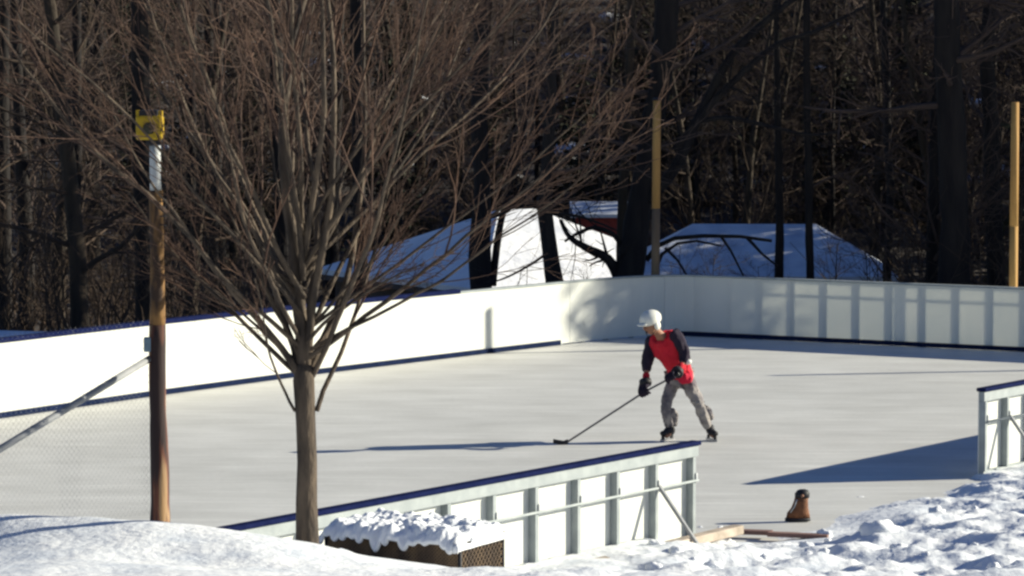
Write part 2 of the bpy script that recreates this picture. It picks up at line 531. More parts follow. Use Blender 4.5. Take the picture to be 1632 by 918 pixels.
# ------------------------------------------------------------------ boards
def strip(mb, path, z0, z1, off0, off1, out_sign):
    """solid ribbon along a path between two side offsets and two heights"""
    n = len(path)
    for i in range(n - 1):
        a, b = path[i], path[i + 1]
        def nrm(k):
            d = (path[min(k + 1, n - 1)] - path[max(k - 1, 0)]); d.z = 0; d.normalize()
            return Vector((d.y, -d.x, 0)) * out_sign
        na, nb = nrm(i), nrm(i + 1)
        P = [a + na * off0, b + nb * off0, b + nb * off1, a + na * off1]
        lo = [Vector((p.x, p.y, z0)) for p in P]; hi = [Vector((p.x, p.y, z1)) for p in P]
        mb.quad(hi, False); mb.quad(lo[::-1])
        mb.quad([lo[0], lo[1], hi[1], hi[0]]); mb.quad([lo[2], lo[3], hi[3], hi[2]])
        if i == 0: mb.quad([lo[3], lo[0], hi[0], hi[3]])
        if i == n - 2: mb.quad([lo[1], lo[2], hi[2], hi[1]])

def resample(path, step):
    out = [path[0].copy()]; acc = 0
    for a, b in zip(path[:-1], path[1:]):
        L = (b - a).length; d = (b - a) / L; t = step - acc
        while t <= L:
            out.append(a + d * t); t += step
        acc = (acc + L) % step
    return out

def board_run(path, root, name_panel='panel', out_sign=-1, kick=True, stud_step=.62, kick_len=None, panel_len=2.44, cap_len=None):
    # path = ice-side face; outside = out_sign side
    # panels one sheet each
    tot = sum((b - a).length for a, b in zip(path[:-1], path[1:]))
    def sub(s0, s1):
        pts = []; acc = 0
        for a, b in zip(path[:-1], path[1:]):
            L = (b - a).length
            for s in (s0, s1):
                if acc <= s <= acc + L: pts.append((s, a + (b - a) * ((s - acc) / L)))
            if s0 < acc + L < s1: pts.append((acc + L, b.copy()))
            acc += L
        pts.sort(key=lambda t: t[0]); r = []
        for s, p in pts:
            if not r or (p - r[-1]).length > 1e-4: r.append(p)
        return r
    s = 0
    while s < tot - .05:
        e = min(tot - .001, s + panel_len)
        q = sub(s + .002, e - .002)
        if len(q) > 1:
            mb = MB(); strip(mb, q, .02, BH - .03, .004 * (int(s / panel_len) % 2), .014, out_sign); mb.build('panel', M['panel'], root)
        s += panel_len
    cs = cap_len if cap_len else 0
    if cs > 0:
        mb = MB(); strip(mb, sub(0, cs), BH - .03, BH + .035, -.012, .13, out_sign); mb.build('top_cap', M['navy'], root)
    mb = MB(); strip(mb, sub(cs + .001, tot - .001), BH - .03, BH, -.01, .11, out_sign); mb.build('top_cap', M['grey_stud'] if cs else M['pale_stud'], root)
    if kick:
        kp = sub(0, kick_len or tot - .002)
        mb = MB(); strip(mb, kp, .004, .085, -.022, -.003, out_sign); mb.build('kickplate', M['kick'], root)
    pts = resample(path, stud_step)
    n = 0
    for i, p in enumerate(pts[1:-1]):
        d = (pts[i + 2] - pts[i]); d.z = 0; d.normalize(); o = Vector((d.y, -d.x, 0)) * out_sign
        mb = MB(); mb.box(p - d * .03 + o * .0135, d * .06, o * .085, Vector((0, 0, BH - .034)))
        mb.build('stud', M['grey_stud'], root); n += 1
    for zz, nm in ((.02, 'bottom_rail'), (.84, 'middle_rail')):
        mb = MB(); strip(mb, path, zz, zz + .04, .1, .135, out_sign); mb.build(nm, M['grey_stud'], root)

lb = empty('rink_boards', left_path[3], 'long sunlit run of white rink boards along the left side of the ice', 'rink boards', 'board runs around the rink')
board_run([p for p in left_path], lb, out_sign=-1, kick_len=sum((b - a).length for a, b in zip(left_path[:-1], left_path[1:])) - 2.6, cap_len=sum((b - a).length for a, b in zip(left_path[:5], left_path[1:6])) - .8)
bb = empty('rink_boards', back_path[5], 'shaded white rink boards with backlit studs along the far right end of the ice', 'rink boards', 'board runs around the rink')
board_run(back_path, bb, out_sign=-1)

def near_run(root, t0, t1, end_at, studs, brace_ts, alt=0, cover=None):
    path = [near_pt(t0), near_pt(t1)]
    Z = Vector((0, 0, 1))
    t = t0
    while t < t1 - .05:
        e = min(t1, t + 1.22)
        mb = MB(); mb.box(near_pt(t + .002) - Z * .0, UD * (e - t - .004), OUT * .012, Z * (BH - .03)); mb.build('panel', M['panel'], root)
        t += 1.22
    mb = MB(); mb.box(near_pt(t0 - .02) - OUT * .02 + Z * (BH - .03), UD * (t1 - t0 + .04), OUT * .13, Z * .045)
    mb.build('top_cap', M['navy'], root, bevel=.01)
    mb = MB(); mb.box(near_pt(t0) + OUT * .015 + Z * (BH - .15), UD * (t1 - t0), OUT * .07, Z * .118); mb.build('top_rail', M['pale_stud'], root, bevel=.004)
    mb = MB(); mb.box(near_pt(t0) + OUT * .015 - Z * .0, UD * (t1 - t0), OUT * .07, Z * .09); mb.build('bottom_rail', M['pale_stud'], root)
    for k, ts in enumerate(studs):
        mb = MB()
        wdt = .058
        mb.box(near_pt(ts - wdt / 2) + OUT * .0135 + Z * .092, UD * wdt, OUT * .088, Z * (BH - .152 - .092))
        mb.build('stud', M['pale_stud'] if (k + alt) % 2 else M['grey_stud'], root, bevel=.003)
        # joint bracket
        mb = MB(); mb.box(near_pt(ts + .012) + OUT * .1045 + Z * (BH - .42), UD * .03, OUT * .012, Z * .10)
        mb.build('bracket', M['tag'], root)
    mb = MB(); mb.tube([near_pt(t0 + .02) + OUT * .117 + Z * (BH - .40), near_pt(t1 - .06) + OUT * .117 + Z * (BH - .40)], .014, 8)
    mb.build('conduit', M['pale_stud'], root)
    for tb, ln in brace_ts:
        a = near_pt(tb) + OUT * .11 + Z * (BH - .38); b = near_pt(tb + .05) + OUT * ln + Z * .06
        mb = MB(); d = (b - a).normalized(); sd = UD * .035; up = d.cross(sd).normalized() * .035
        mb.box(a - sd / 2 - up / 2, sd, up, b - a); mb.build('brace', M['galv'], root)

nb = empty('rink_boards', near_pt(-3.5), 'near rink boards seen from outside with grey studs and navy cap, behind the young tree', 'rink boards', 'board runs around the rink')
st = [t_at(x) for x in (1096, 1036, 974, 911, 843, 775, 702, 626, 542)]
stp = st[0] - st[1]
for k in range(8): st.append(st[-1] - .62)
near_run(nb, st[-1] - .1, 0.03, 0, st, [(st[1] + .02, .62)])
TRS = t_at(1563)
rb = empty('rink_boards', near_pt(TRS + 1), 'short white board run at the right edge of the photo, across the gate opening', 'rink boards', 'board runs around the rink')
near_run(rb, TRS, TRS + 7.3, 0, [TRS + .03] + [TRS + .62 * k for k in range(1, 12)], [(TRS + .64, .6)], alt=1)
# base timber in front of the near boards
bt = MB()
a = near_pt(-2.6) + OUT * .42; b = near_pt(.35) + OUT * .32
dd = (b - a).normalized(); oo = Vector((dd.y, -dd.x, 0))
bt.box(Vector((a.x, a.y, .10)), b - a, oo * .14, Vector((0, 0, .10)))
o = bt.build('timber_beam', M['palebeam'], bevel=.015)
tag(o, 'pale timber beam lying along the foot of the near rink boards', 'beam')

# ------------------------------------------------------------------ poles
def wobble(p0, p1, n, amp):
    out = []
    for i in range(n + 1):
        t = i / n; p = p0.lerp(p1, t)
        out.append(p + Vector((mn.noise(p * .9 + Vector((3, 0, 0))), mn.noise(p * .9), 0)) * amp)
    return out

Yp = 25.9
base = at(256, 838, Yp); top = at(245, 232, Yp)
base.z -= .5
lp = empty('light_pole', (base.x, base.y, base.z + .5), 'peeling brown wooden pole with a yellow lamp on top, left of the young tree', 'light pole')
mb = MB(); pts = wobble(base, top, 30, .035)
split = 18
mb.tube(pts[:split + 1], [.078 - .0009 * i + mn.noise(pts[i] * 5) * .008 for i in range(split + 1)], 14); mb.build('lower_shaft', M['peeled'], lp)
mb = MB(); mb.tube(pts[split:28], [.061 - .0012 * i + mn.noise(pts[i] * 4) * .006 for i in range(28 - split)], 14); mb.build('upper_shaft', M['weathered'], lp)
mb = MB(); mb.tube(pts[27:], .042, 14); mb.build('metal_sleeve', M['tag'], lp)
c = at(239, 203, Yp - .02)
lamp = MB(); 
def fbox(mb, c, w, d, h):
    mb.box(c - Vector((w / 2, d / 2, h / 2)), (w, 0, 0), (0, d, 0), (0, 0, h))
fbox(lamp, c, .20, .14, .185); lo_ = lamp.build('lamp_housing', M['yellow'], lp, bevel=.018)
mb = MB(); mb.tube([c + Vector((0, -.069, -.005)), c + Vector((0, -.088, -.005))], [.048, .04], 16); mb.build('lens', M['lens'], lo_)
mb = MB(); fbox(mb, c + Vector((-.005, 0, .105)), .14, .13, .05); mb.build('lamp_lid', M['dark'], lo_, bevel=.008)
for s_ in (-1, 1):
    mb = MB(); fbox(mb, c + Vector((s_ * .085, -.03, .107)), .03, .04, .045); mb.build('lug', M['yellow'], lo_, bevel=.005)
mb = MB(); fbox(mb, c + Vector((.03, 0, -.11)), .11, .1, .04); mb.build('lamp_bracket', M['dark'], lp, bevel=.006)
jb = at(232, 549, Yp - .03)
mb = MB(); fbox(mb, jb + Vector((.015, 0, 0)), .055, .06, .11); mb.build('junction_box', M['bluebox'], lp, bevel=.008)
for k in range(4):
    pz = at(253, 318 + k * 14, Yp)
    mb = MB(); mb.tube([pz + Vector((.053 * math.cos(a), .053 * math.sin(a), .012 * math.sin(a * 1 + k))) for a in [i * math.pi / 8 for i in range(17)]], .005, 5)
    mb.build('wire_wrap', M['dark'], lp)

def far_pole(px, py0, py1, Y, r, label, cap=True, cut=None):
    a = at(px, py1, Y); b = at(px + (1047 - 1044), py0, Y)
    gzv = min(0, hgt(a.x, a.y)) - .1
    a = Vector((a.x, a.y, gzv))
    o = empty('light_pole', (a.x, a.y, gzv), label, 'pole', 'wooden poles behind the far boards')
    mid = a.lerp(b, cut or .5)
    mb = MB(); mb.tube([a, a.lerp(mid, .5), mid], [r * 1.02, r, r * .98], 12); mb.build('lower_shaft', M['greywood'] if cut else M['pine'], o)  # greyer wood puts the tree shade into the lower half's colour
    mb = MB(); mb.tube([mid, mid.lerp(b, .5), b], [r * .98, r * .95, r * .9], 12); mb.build('upper_shaft', M['pine'], o)
    if cap:
        mb = MB(); mb.tube([b, b + Vector((0, 0, .05))], [r * 1.25, r * .8], 12); mb.build('cap', M['dark'], o)
    return o
far_pole(1044, 160, 436, back_a.y + 1.1, .078, 'wooden pole with tree shade coloured into its lower half beside the thick dark trunk, behind the far corner', True, .55)
far_pole(1615, 163, 455, back_b.y + 1.5, .075, 'plain tan wooden pole behind the boards at the right edge of the photo', False)
far_pole(2310, 163, 455, 56.8, .075, 'tan wooden pole outside the right edge of the photo, casting a line on the ice', False)

# ------------------------------------------------------------------ chain link fence at left
cl = empty('chain_link_fence', at(100, 830, Yp), 'fine chain link fence with a slanting grey pipe, left of the yellow lamp pole', 'fence')
fA = at(243, 700, Yp); fB = at(-60, 700, Yp - 1.6)
fa = Vector((fA.x, fA.y, 0)); fb = Vector((fB.x, fB.y, 0)); fd = (fb - fa); fl = fd.length; fd /= fl
z0, z1 = 1.85, 3.32
mb = MB(); step = .052; hh = z1 - z0
k = -hh
while k < fl:
    for sgn in (1, -1):
        s0, s1 = (k, k + hh) if sgn == 1 else (k + hh, k)
        za, zb = z0, z1
        # clip to 0..fl
        def clip(sa, za, sb, zb):
            t0, t1 = 0, 1; ds = sb - sa
            if ds > 0: t0 = max(t0, (0 - sa) / ds); t1 = min(t1, (fl - sa) / ds)
            else: t0 = max(t0, (fl - sa) / ds); t1 = min(t1, (0 - sa) / ds)
            return t0, t1
        t0, t1 = clip(s0, za, s1, zb)
        if t1 > t0 + .01:
            p = lambda t: fa + fd * (s0 + (s1 - s0) * t) + Vector((0, 0, za + (zb - za) * t))
            mb.tube([p(t0), p(t1)], .0007, 3, cap=False)
    k += step
mb.build('wire_mesh', M['galv'], cl)
a = at(238, 572, Yp - .03); b = at(-60, 752, Yp - 1.62)
mb = MB(); mb.tube([a, b], .026, 12); mb.build('slanting_pipe', M['galv'], cl)

# ------------------------------------------------------------------ trees
LAMP_C = at(239, 203, 26.0)
def grow(mbs, p, d, L, r, lvl, spec, rng):
    # twigs are kept trimmed clear of the lamp
    if lvl > 0 and p.y < 30 and (p - LAMP_C).length < .75: return
    if lvl > 0 and p.y < 30 and (p + d * L * .8 - LAMP_C).length < .5: return
    s = spec[lvl]
    n = s['n']; pts = [p.copy()]; rad = [r]
    dirs = [d.copy()]
    for i in range(n):
        d = d + Vector((rng.gauss(0, 1), rng.gauss(0, 1), rng.gauss(0, 1))) * s['wob'] + Vector((0, 0, 1)) * s['up']
        d.normalize()
        p = p + d * (L / n)
        pts.append(p.copy()); dirs.append(d.copy()); rad.append(max(s['rmin'], r * (1 - (1 - s['taper']) * (i + 1) / n)))
    mbs[min(lvl, len(mbs) - 1)].tube(pts, rad, s['sides'], cap=False)
    if lvl + 1 < len(spec):
        k = s['kids'](rng)
        for j in range(k):
            t = s['from'] + (1 - s['from']) * ((j + rng.random()) / k)
            i = min(n - 1, int(t * n)); fr = t * n - i
            q = pts[i].lerp(pts[i + 1], fr)
            dd = dirs[i + 1]
            x, y = ortho(dd); a = rng.random() * 6.283
            an = rng.uniform(*s['ang'])
            nd = dd * math.cos(an) + (x * math.cos(a) + y * math.sin(a)) * math.sin(an)
            ll = L * rng.uniform(*s['len']) * (1.15 - .6 * t)
            rr = rad[i] * rng.uniform(*s['rr'])
            grow(mbs, q, nd, ll, rr, lvl + 1, spec, rng)

# the young tree in front
rng = random.Random(12)
TY = 25.5
tb = at(490, 866, TY); TZ = tb.z
fork = at(484, 606, TY)
yt = empty('young_tree', tb, 'bare young tree with slim trunk and wide fan of fine brown branches', 'tree')
mbt = MB()
tp = [tb - Vector((0, 0, .4)), tb, tb.lerp(fork, .25) + Vector((.0, 0, 0)), tb.lerp(fork, .5) + Vector((.012, 0, 0)), tb.lerp(fork, .75) + Vector((.008, 0, 0)), fork, fork + Vector((.01, 0, .12))]
mbt.tube(tp, [.10, .088, .080, .074, .073, .080, .06], 16)
mbt.build('trunk', M['youngbark'], yt)
limb, twig = MB(), MB()
spec = [
    dict(n=14, wob=.062, up=.016, taper=.28, rmin=.005, sides=7, kids=lambda r: r.randint(7, 9), ang=(R(12), R(34)), len=(.36, .58), rr=(.38, .6), **{'from': .30}),
    dict(n=7, wob=.075, up=.03, taper=.3, rmin=.003, sides=5, kids=lambda r: r.randint(4, 6), ang=(R(14), R(36)), len=(.38, .62), rr=(.45, .65), **{'from': .25}),
    dict(n=5, wob=.07, up=.02, taper=.4, rmin=.0022, sides=4, kids=lambda r: r.randint(2, 3), ang=(R(18), R(42)), len=(.35, .6), rr=(.5, .7), **{'from': .2}),
    dict(n=3, wob=.09, up=.02, taper=.6, rmin=.0018, sides=3, kids=lambda r: 0, ang=(.3, .6), len=(.4, .6), rr=(.5, .7), **{'from': .2}),
]
# placed limbs: (pixel near the fork, pixel the limb aims at, depth offset, radius)
aims = [((480, 600), (395, 490), -.1, .036), ((478, 596), (440, 470), .25, .036), ((488, 590), (500, 430), -.1, .046), ((494, 592), (560, 430), .2, .038),
        ((498, 600), (600, 470), -.25, .028), ((505, 655), (570, 520), .1, .026), ((470, 655), (440, 590), -.15, .016), ((476, 598), (330, 470), .3, .026),
        ((484, 588), (470, 400), .55, .036), ((492, 585), (540, 380), -.5, .034), ((480, 592), (400, 400), -.55, .030), ((488, 588), (520, 340), .5, .036),
        ((500, 600), (660, 480), .35, .022), ((472, 600), (350, 520), -.2, .020), ((484, 585), (450, 330), -.35, .034), ((498, 590), (640, 400), -.3, .028),
        ((478, 590), (340, 380), .1, .028)]
aims += [((476, 598), (300, 440), -.3, .026), ((474, 600), (290, 455), .25, .020), ((500, 600), (650, 440), .4, .026),
         ((498, 602), (670, 450), -.2, .019), ((500, 598), (640, 455), -.5, .022), ((478, 594), (360, 430), -.6, .026), ((480, 592), (370, 400), .6, .028), ((496, 592), (600, 380), .5, .028)]
ai = 0
grow([limb, twig], fork, Vector((.05, 0, 1)).normalized(), 4.6, .052, 0, spec, rng)
for (a, b, dz, r) in aims:
    pa = at(*a, TY); pb = at(*b, TY + dz)
    d = (pb - pa); r *= .76
    ai += 1
    if ai > 9: pa = fork + Vector((rng.uniform(-.01, .01), 0, rng.uniform(.08, .95)))
    L = rng.uniform(2.9, 3.7) if r > .021 else rng.uniform(1.8, 2.4)
    if r < .018: L = 1.2
    limbs_d = d.normalized()
    sp = [dict(s) for s in spec]
    if limbs_d.z < .8: sp[0]['up'] = .012
    grow([limb, twig], pa, limbs_d, L, r, 0, sp, rng)
for k in range(14):       # extra limbs all round, leaving the trunk a little higher
    a = rng.random() * 6.283; el = rng.uniform(R(36), R(74))
    d = Vector((math.cos(a) * math.cos(el) * 1.25, math.sin(a) * math.cos(el), math.sin(el))).normalized()
    grow([limb, twig], fork + Vector((0, 0, rng.uniform(.0, 1.2))) + Vector((d.x, d.y, 0)) * .03, d, rng.uniform(2.2, 3.4), rng.uniform(.012, .022), 0, spec, rng)
limb.build('limb', M['youngbark'], yt)
twig.build('crown', M['twig'], yt)
print('young tree verts', len(limb.v), len(twig.v))

# prototypes of woodland trees (built at the origin, then copied)
def proto_tree(seed, h, r, nl, low, mtrunk, mtwig, name, label, cat, group, lean=0.0):
    rng = random.Random(seed)
    o = empty(name, (0, 0, 0), label, cat, group)
    tr, tw = MB(), MB()
    pts, rad = [], []
    n = 14
    p = Vector((0, 0, -.6)); d = Vector((lean, 0, 1)).normalized()
    for i in range(n + 1):
        pts.append(p.copy()); rad.append(max(.02, r * (1.12 - .95 * (i / n) ** 1.1) * (1.25 if i == 0 else 1)))
        d = (d + Vector((rng.gauss(0, .03), rng.gauss(0, .03), .02))).normalized(); p = p + d * (h / n)
    tr.tube(pts, rad, 9, cap=False)
    sp = [dict(n=8, wob=.10, up=.03, taper=.25, rmin=.012, sides=5, kids=lambda r_: r_.randint(5, 8), ang=(R(20), R(55)), len=(.3, .55), rr=(.4, .6), **{'from': .15}),
          dict(n=5, wob=.12, up=.02, taper=.3, rmin=.007, sides=4, kids=lambda r_: r_.randint(3, 5), ang=(R(20), R(55)), len=(.4, .7), rr=(.5, .7), **{'from': .1}),
          dict(n=3, wob=.12, up=.02, taper=.4, rmin=.005, sides=3, kids=lambda r_: 0, ang=(.3, .6), len=(.3, .5), rr=(.5, .7), **{'from': .1})]
    for k in range(nl):
        t = low + (1 - low) * (k + rng.random()) / nl
        i = min(n - 1, int(t * n)); q = pts[i].lerp(pts[i + 1], t * n - i)
        a = rng.random() * 6.283; el = rng.uniform(R(5), R(60))
        d = Vector((math.cos(a) * math.cos(el), math.sin(a) * math.cos(el), math.sin(el)))
        grow([tw], q, d, h * rng.uniform(.16, .34), max(.02, rad[i] * rng.uniform(.22, .42)), 0, sp, rng)
    a_ = tr.build('trunk', mtrunk, o); b_ = tw.build('crown', mtwig, o)
    return o

def proto_evergreen(seed, h, name, label, cat, group):
    rng = random.Random(seed)
    o = empty(name, (0, 0, 0), label, cat, group)
    tr, cr = MB(), MB()
    tr.tube([(0, 0, -.6), (0, 0, h * .5), (0, 0, h)], [.22, .14, .02], 8, cap=False)
    z = h * .06
    while z < h * .98:
        rmax = (h - z) * .27 + .25
        for k in range(rng.randint(5, 7)):
            a = rng.random() * 6.283; L = rmax * rng.uniform(.65, 1.1)
            d = Vector((math.cos(a), math.sin(a), 0)); droop = rng.uniform(.1, .35)
            nseg = max(4, int(L / .22))
            for i in range(nseg):
                t = (i + .5) / nseg; q = d * (L * t) + Vector((0, 0, z - droop * L * t * t + .1 * L * t))
                for m_ in range(5):
                    c = q + Vector((rng.gauss(0, .17), rng.gauss(0, .17), rng.gauss(0, .07)))
                    e1 = Vector((rng.gauss(0, 1), rng.gauss(0, 1), rng.gauss(0, .4))).normalized() * rng.uniform(.08, .22)
                    e2 = e1.cross(Vector((rng.gauss(0, 1), rng.gauss(0, 1), rng.gauss(0, 1)))).normalized() * rng.uniform(.025, .07)
                    cr.quad([c - e1, c + e2, c + e1, c - e2])
        z += rng.uniform(.22, .42)
    tr.build('trunk', M['bark'], o); cr.build('crown', M['needle'], o)
    return o

def place(src, loc, rz=0, s=1.0, label=None, sz=None):
    r = src.copy(); COL.objects.link(r)
    r.location = loc; r.rotation_euler = (0, 0, rz); r.scale = (s, s, sz or s)
    if label: r['label'] = label
    for ch in src.children:
        c = ch.copy(); COL.objects.link(c); c.parent = r
    return r

protos = []
GL = 'thin bare tree among many on the wooded hillside behind the rink'
GG = 'bare trees on the wooded hillside'
for sd, h, r, nl, low, mt, mw in [(1, 11, .13, 26, .10, M['bark'], M['fartwig']), (2, 14, .17, 30, .12, M['paleb'], M['fartwig2']), (3, 9, .09, 26, .06, M['bark'], M['fartwig2']),
                          (4, 16, .22, 30, .14, M['bark'], M['fartwig']), (5, 10, .10, 28, .05, M['paleb'], M['fartwig'])]:
    protos.append(proto_tree(sd, h, r, nl, low, mt, mw, 'bare_tree', GL, 'tree', GG))
ever = [proto_evergreen(31, 10, 'evergreen_tree', 'dark evergreen tree among the bare trees behind the rink', 'tree', 'dark evergreens in the wood'),
        proto_evergreen(32, 7.5, 'evergreen_tree', 'dark evergreen tree among the bare trees behind the rink', 'tree', 'dark evergreens in the wood')]

rng = random.Random(99)
used = [False] * 5; usede = [False] * 2
def put(plist, flags, i, loc, rz, s):
    if not flags[i]:
        flags[i] = True; o = plist[i]; o.location = loc; o.rotation_euler = (0, 0, rz); o.scale = (s, s, s); return o
    return place(plist[i], loc, rz, s)
cnt = 0
houses_zone = lambda x, y: (84 < y < 116 and -10 < x < 13) or (y < 118 and y > 98 and x > -2)
bands = [(66, 84, 16), (84, 110, 18), (110, 135, 36), (135, 165, 40), (165, 205, 44), (205, 250, 40)]
for y0, y1, n in bands:
    for k in range(n):
        Y = rng.uniform(y0, y1); hw = Y * .150 + 2
        X = rng.uniform(-hw, hw * 1.35)
        if houses_zone(X, Y): continue
        px = 816 + 5500 * X / Y
        if Y < 100 and 480 < px < 1440: continue
        put(protos, used, rng.randrange(5), (X, Y, hgt(X, Y)), rng.random() * 6.28, rng.uniform(.8, 1.25)); cnt += 1
for k in range(34):
    Y = rng.uniform(119, 172); X = rng.uniform(-6, Y * .15)
    put(protos, used, rng.randrange(5), (X, Y, hgt(X, Y)), rng.random() * 6.28, rng.uniform(.7, 1.2)); cnt += 1
for k in range(46):
    Y = rng.uniform(88, 215); hw = Y * .15
    X = rng.uniform(-hw, hw)
    px = 816 + 5500 * X / Y
    if houses_zone(X, Y) or (Y < 116 and 480 < px < 1440): continue
    if Y < 130 and -3 < X < 20: continue
    put(ever, usede, rng.randrange(2), (X, Y, hgt(X, Y) - .3), rng.random() * 6.28, rng.uniform(.7, 1.2)); cnt += 1
# evergreens off to the right, whose shade falls on the far boards and on the right-hand roof
def sun_lane(p, X):
    """Y of the point at X whose sun-parallel lane is p"""
    return (p + X * .187) / .983
rr_ = random.Random(3)
edge = []
for X, p, s in [(20.5, 60.8, 1.4), (24, 61.5, 1.6), (28, 60.8, 1.7), (22, 64, 1.7), (33, 62.5, 2.1), (25, 62.6, 1.8), (30, 61.6, 1.8), (22.5, 62.2, 1.6), (26, 63, 1.8), (36, 62.0, 2.2), (39, 64.5, 2.3)]:
    edge.append((X, sun_lane(p, X), s))
for X, p, s in [(17.8, 91.5, 1.3), (19.5, 93.5, 1.5), (21, 90, 1.5), (18.5, 95.2, 1.2), (23, 95, 1.6), (25, 92, 1.7)]:
    edge.append((X, sun_lane(p, X), s))
p = 67  # rows of unseen evergreens added to shade the woods; gap keeps roof sunlit
while p < 215:
    if not (95.5 < p < 106):
        for X0 in ((p * .165 + 3, p * .165 + 11) if rr_.random() < .45 else (p * .165 + 3,)):
            X = X0 + rr_.uniform(-1, 2); edge.append((X, sun_lane(p + rr_.uniform(-1, 1), X), rr_.uniform(1.2, 1.8)))
    p += 4.2
for X, Y, s in edge:
    o = place(ever[0], (X, Y, hgt(X, Y) - .3), X, s)
    o['label'] = 'unseen tall evergreen tree giving shade from beyond the right edge of the photo'; o['group'] = 'evergreens right of the rink'
print('hill trees', cnt)

# hand-placed trunks, from the photograph: list of (px, py) up the stem with widths in px
def trunk(Y, stem, widths, name, label, limbs=(), m='bark', extra=0, seed=0, twm='fartwig'):
    rng = random.Random(seed)
    pts = [at(x, y, Y) for x, y in stem]
    zb = hgt(pts[0].x, pts[0].y) - .4
    if pts[0].z > zb + .2: 
        b = Vector((pts[0].x, pts[0].y, zb)); pts = [b] + pts; widths = [widths[0] * 1.1] + list(widths)
    o = empty(name, (pts[0].x, pts[0].y, zb + .4), label, 'tree')
    # densify
    P, Rr = [], []
    for i in range(len(pts) - 1):
        for t in (0, .33, .66):
            q = pts[i].lerp(pts[i + 1], t); w = widths[i] * (1 - t) + widths[i + 1] * t
            P.append(q + Vector((mn.noise(q * .8 + Vector((seed, 0, 0))), mn.noise(q * .8), 0)) * .04); Rr.append(w / 2 * Y / F * (1 + .12 * mn.noise(q * 3)))
    P.append(pts[-1]); Rr.append(widths[-1] / 2 * Y / F)
    # continue upward out of the frame
    d = (pts[-1] - pts[-2]).normalized(); d = (d + Vector((0, 0, .4))).normalized()
    top_r = Rr[-1]
    for k in range(6):
        d = (d + Vector((rng.gauss(0, .05), rng.gauss(0, .05), .02))).normalized()
        P.append(P[-1] + d * 1.1); Rr.append(top_r * (1 - .14 * (k + 1)))
    mb = MB(); mb.tube(P, Rr, 12, cap=False); mb.build('trunk', M[m], o)
    for lm in limbs:
        lp_ = [at(x, y, Y + dz) for x, y, dz in lm[0]]; w0, w1 = lm[1]
        Q, S = [], []
        for i in range(len(lp_) - 1):
            a0 = lp_[max(0, i - 1)]; a1 = lp_[i]; a2 = lp_[i + 1]; a3 = lp_[min(len(lp_) - 1, i + 2)]
            for t in (0, .25, .5, .75):
                q = .5 * ((2 * a1) + (a2 - a0) * t + (2 * a0 - 5 * a1 + 4 * a2 - a3) * t * t + (-a0 + 3 * a1 - 3 * a2 + a3) * t ** 3)
                Q.append(q); f = (i + t) / (len(lp_) - 1); S.append((w0 + (w1 - w0) * f) / 2 * Y / F * (1 + .1 * mn.noise(q * 4)))
        Q.append(lp_[-1]); S.append(w1 / 2 * Y / F)
        mb = MB(); mb.tube(Q, S, 8)
        sp = [dict(n=5, wob=.12, up=.02, taper=.3, rmin=.006, sides=4, kids=lambda r_: r_.randint(2, 4), ang=(R(20), R(55)), len=(.4, .7), rr=(.5, .7), **{'from': .1}),
              dict(n=3, wob=.12, up=.02, taper=.4, rmin=.005, sides=3, kids=lambda r_: 0, ang=(.3, .6), len=(.3, .5), rr=(.5, .7), **{'from': .1})]
        for k in range(lm[2]):
            i = rng.randrange(2, len(Q) - 1); a = rng.random() * 6.28
            dd = (Q[i + 1] - Q[i]).normalized(); x, y = ortho(dd); nd = (dd * .7 + x * math.cos(a) + y * math.sin(a)).normalized()
            grow([mb], Q[i], nd, rng.uniform(.4, 1.3), S[i] * .35, 0, sp, rng)
        mb.build('limb', M[m], o)
    if extra:
        tw = MB()
        sp = [dict(n=8, wob=.10, up=.03, taper=.25, rmin=.012, sides=5, kids=lambda r_: r_.randint(4, 7), ang=(R(20), R(55)), len=(.3, .55), rr=(.4, .6), **{'from': .15}),
              dict(n=5, wob=.12, up=.02, taper=.3, rmin=.007, sides=4, kids=lambda r_: r_.randint(2, 4), ang=(R(20), R(55)), len=(.4, .7), rr=(.5, .7), **{'from': .1}),
              dict(n=3, wob=.12, up=.02, taper=.4, rmin=.005, sides=3, kids=lambda r_: 0, ang=(.3, .6), len=(.3, .5), rr=(.5, .7), **{'from': .1})]
        nP = len(P)
        for k in range(extra):
            i = rng.randrange(int(nP * .42), nP); a = rng.random() * 6.28; el = rng.uniform(-.1, .9)
            dd = Vector((math.cos(a) * math.cos(el), math.sin(a) * math.cos(el), math.sin(el)))
            grow([tw], P[i], dd, rng.uniform(1.4, 3.2), max(.02, Rr[i] * .3), 0, sp, rng)
        tw.build('crown', M[twm], o)
    return o

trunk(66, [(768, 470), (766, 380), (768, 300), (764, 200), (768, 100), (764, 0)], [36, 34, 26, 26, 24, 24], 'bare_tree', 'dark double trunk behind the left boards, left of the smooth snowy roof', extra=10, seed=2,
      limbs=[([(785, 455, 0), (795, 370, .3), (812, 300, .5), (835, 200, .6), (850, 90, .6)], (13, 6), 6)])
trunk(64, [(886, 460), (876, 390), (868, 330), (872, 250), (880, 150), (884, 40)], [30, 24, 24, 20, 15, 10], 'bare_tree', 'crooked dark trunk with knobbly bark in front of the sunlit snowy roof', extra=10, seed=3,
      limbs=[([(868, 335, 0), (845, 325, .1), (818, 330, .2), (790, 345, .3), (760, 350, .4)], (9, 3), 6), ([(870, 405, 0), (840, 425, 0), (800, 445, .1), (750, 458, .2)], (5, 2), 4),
             ([(870, 340, 0), (905, 342, 0), (940, 350, 0), (985, 368, 0)], (6, 3), 3)])
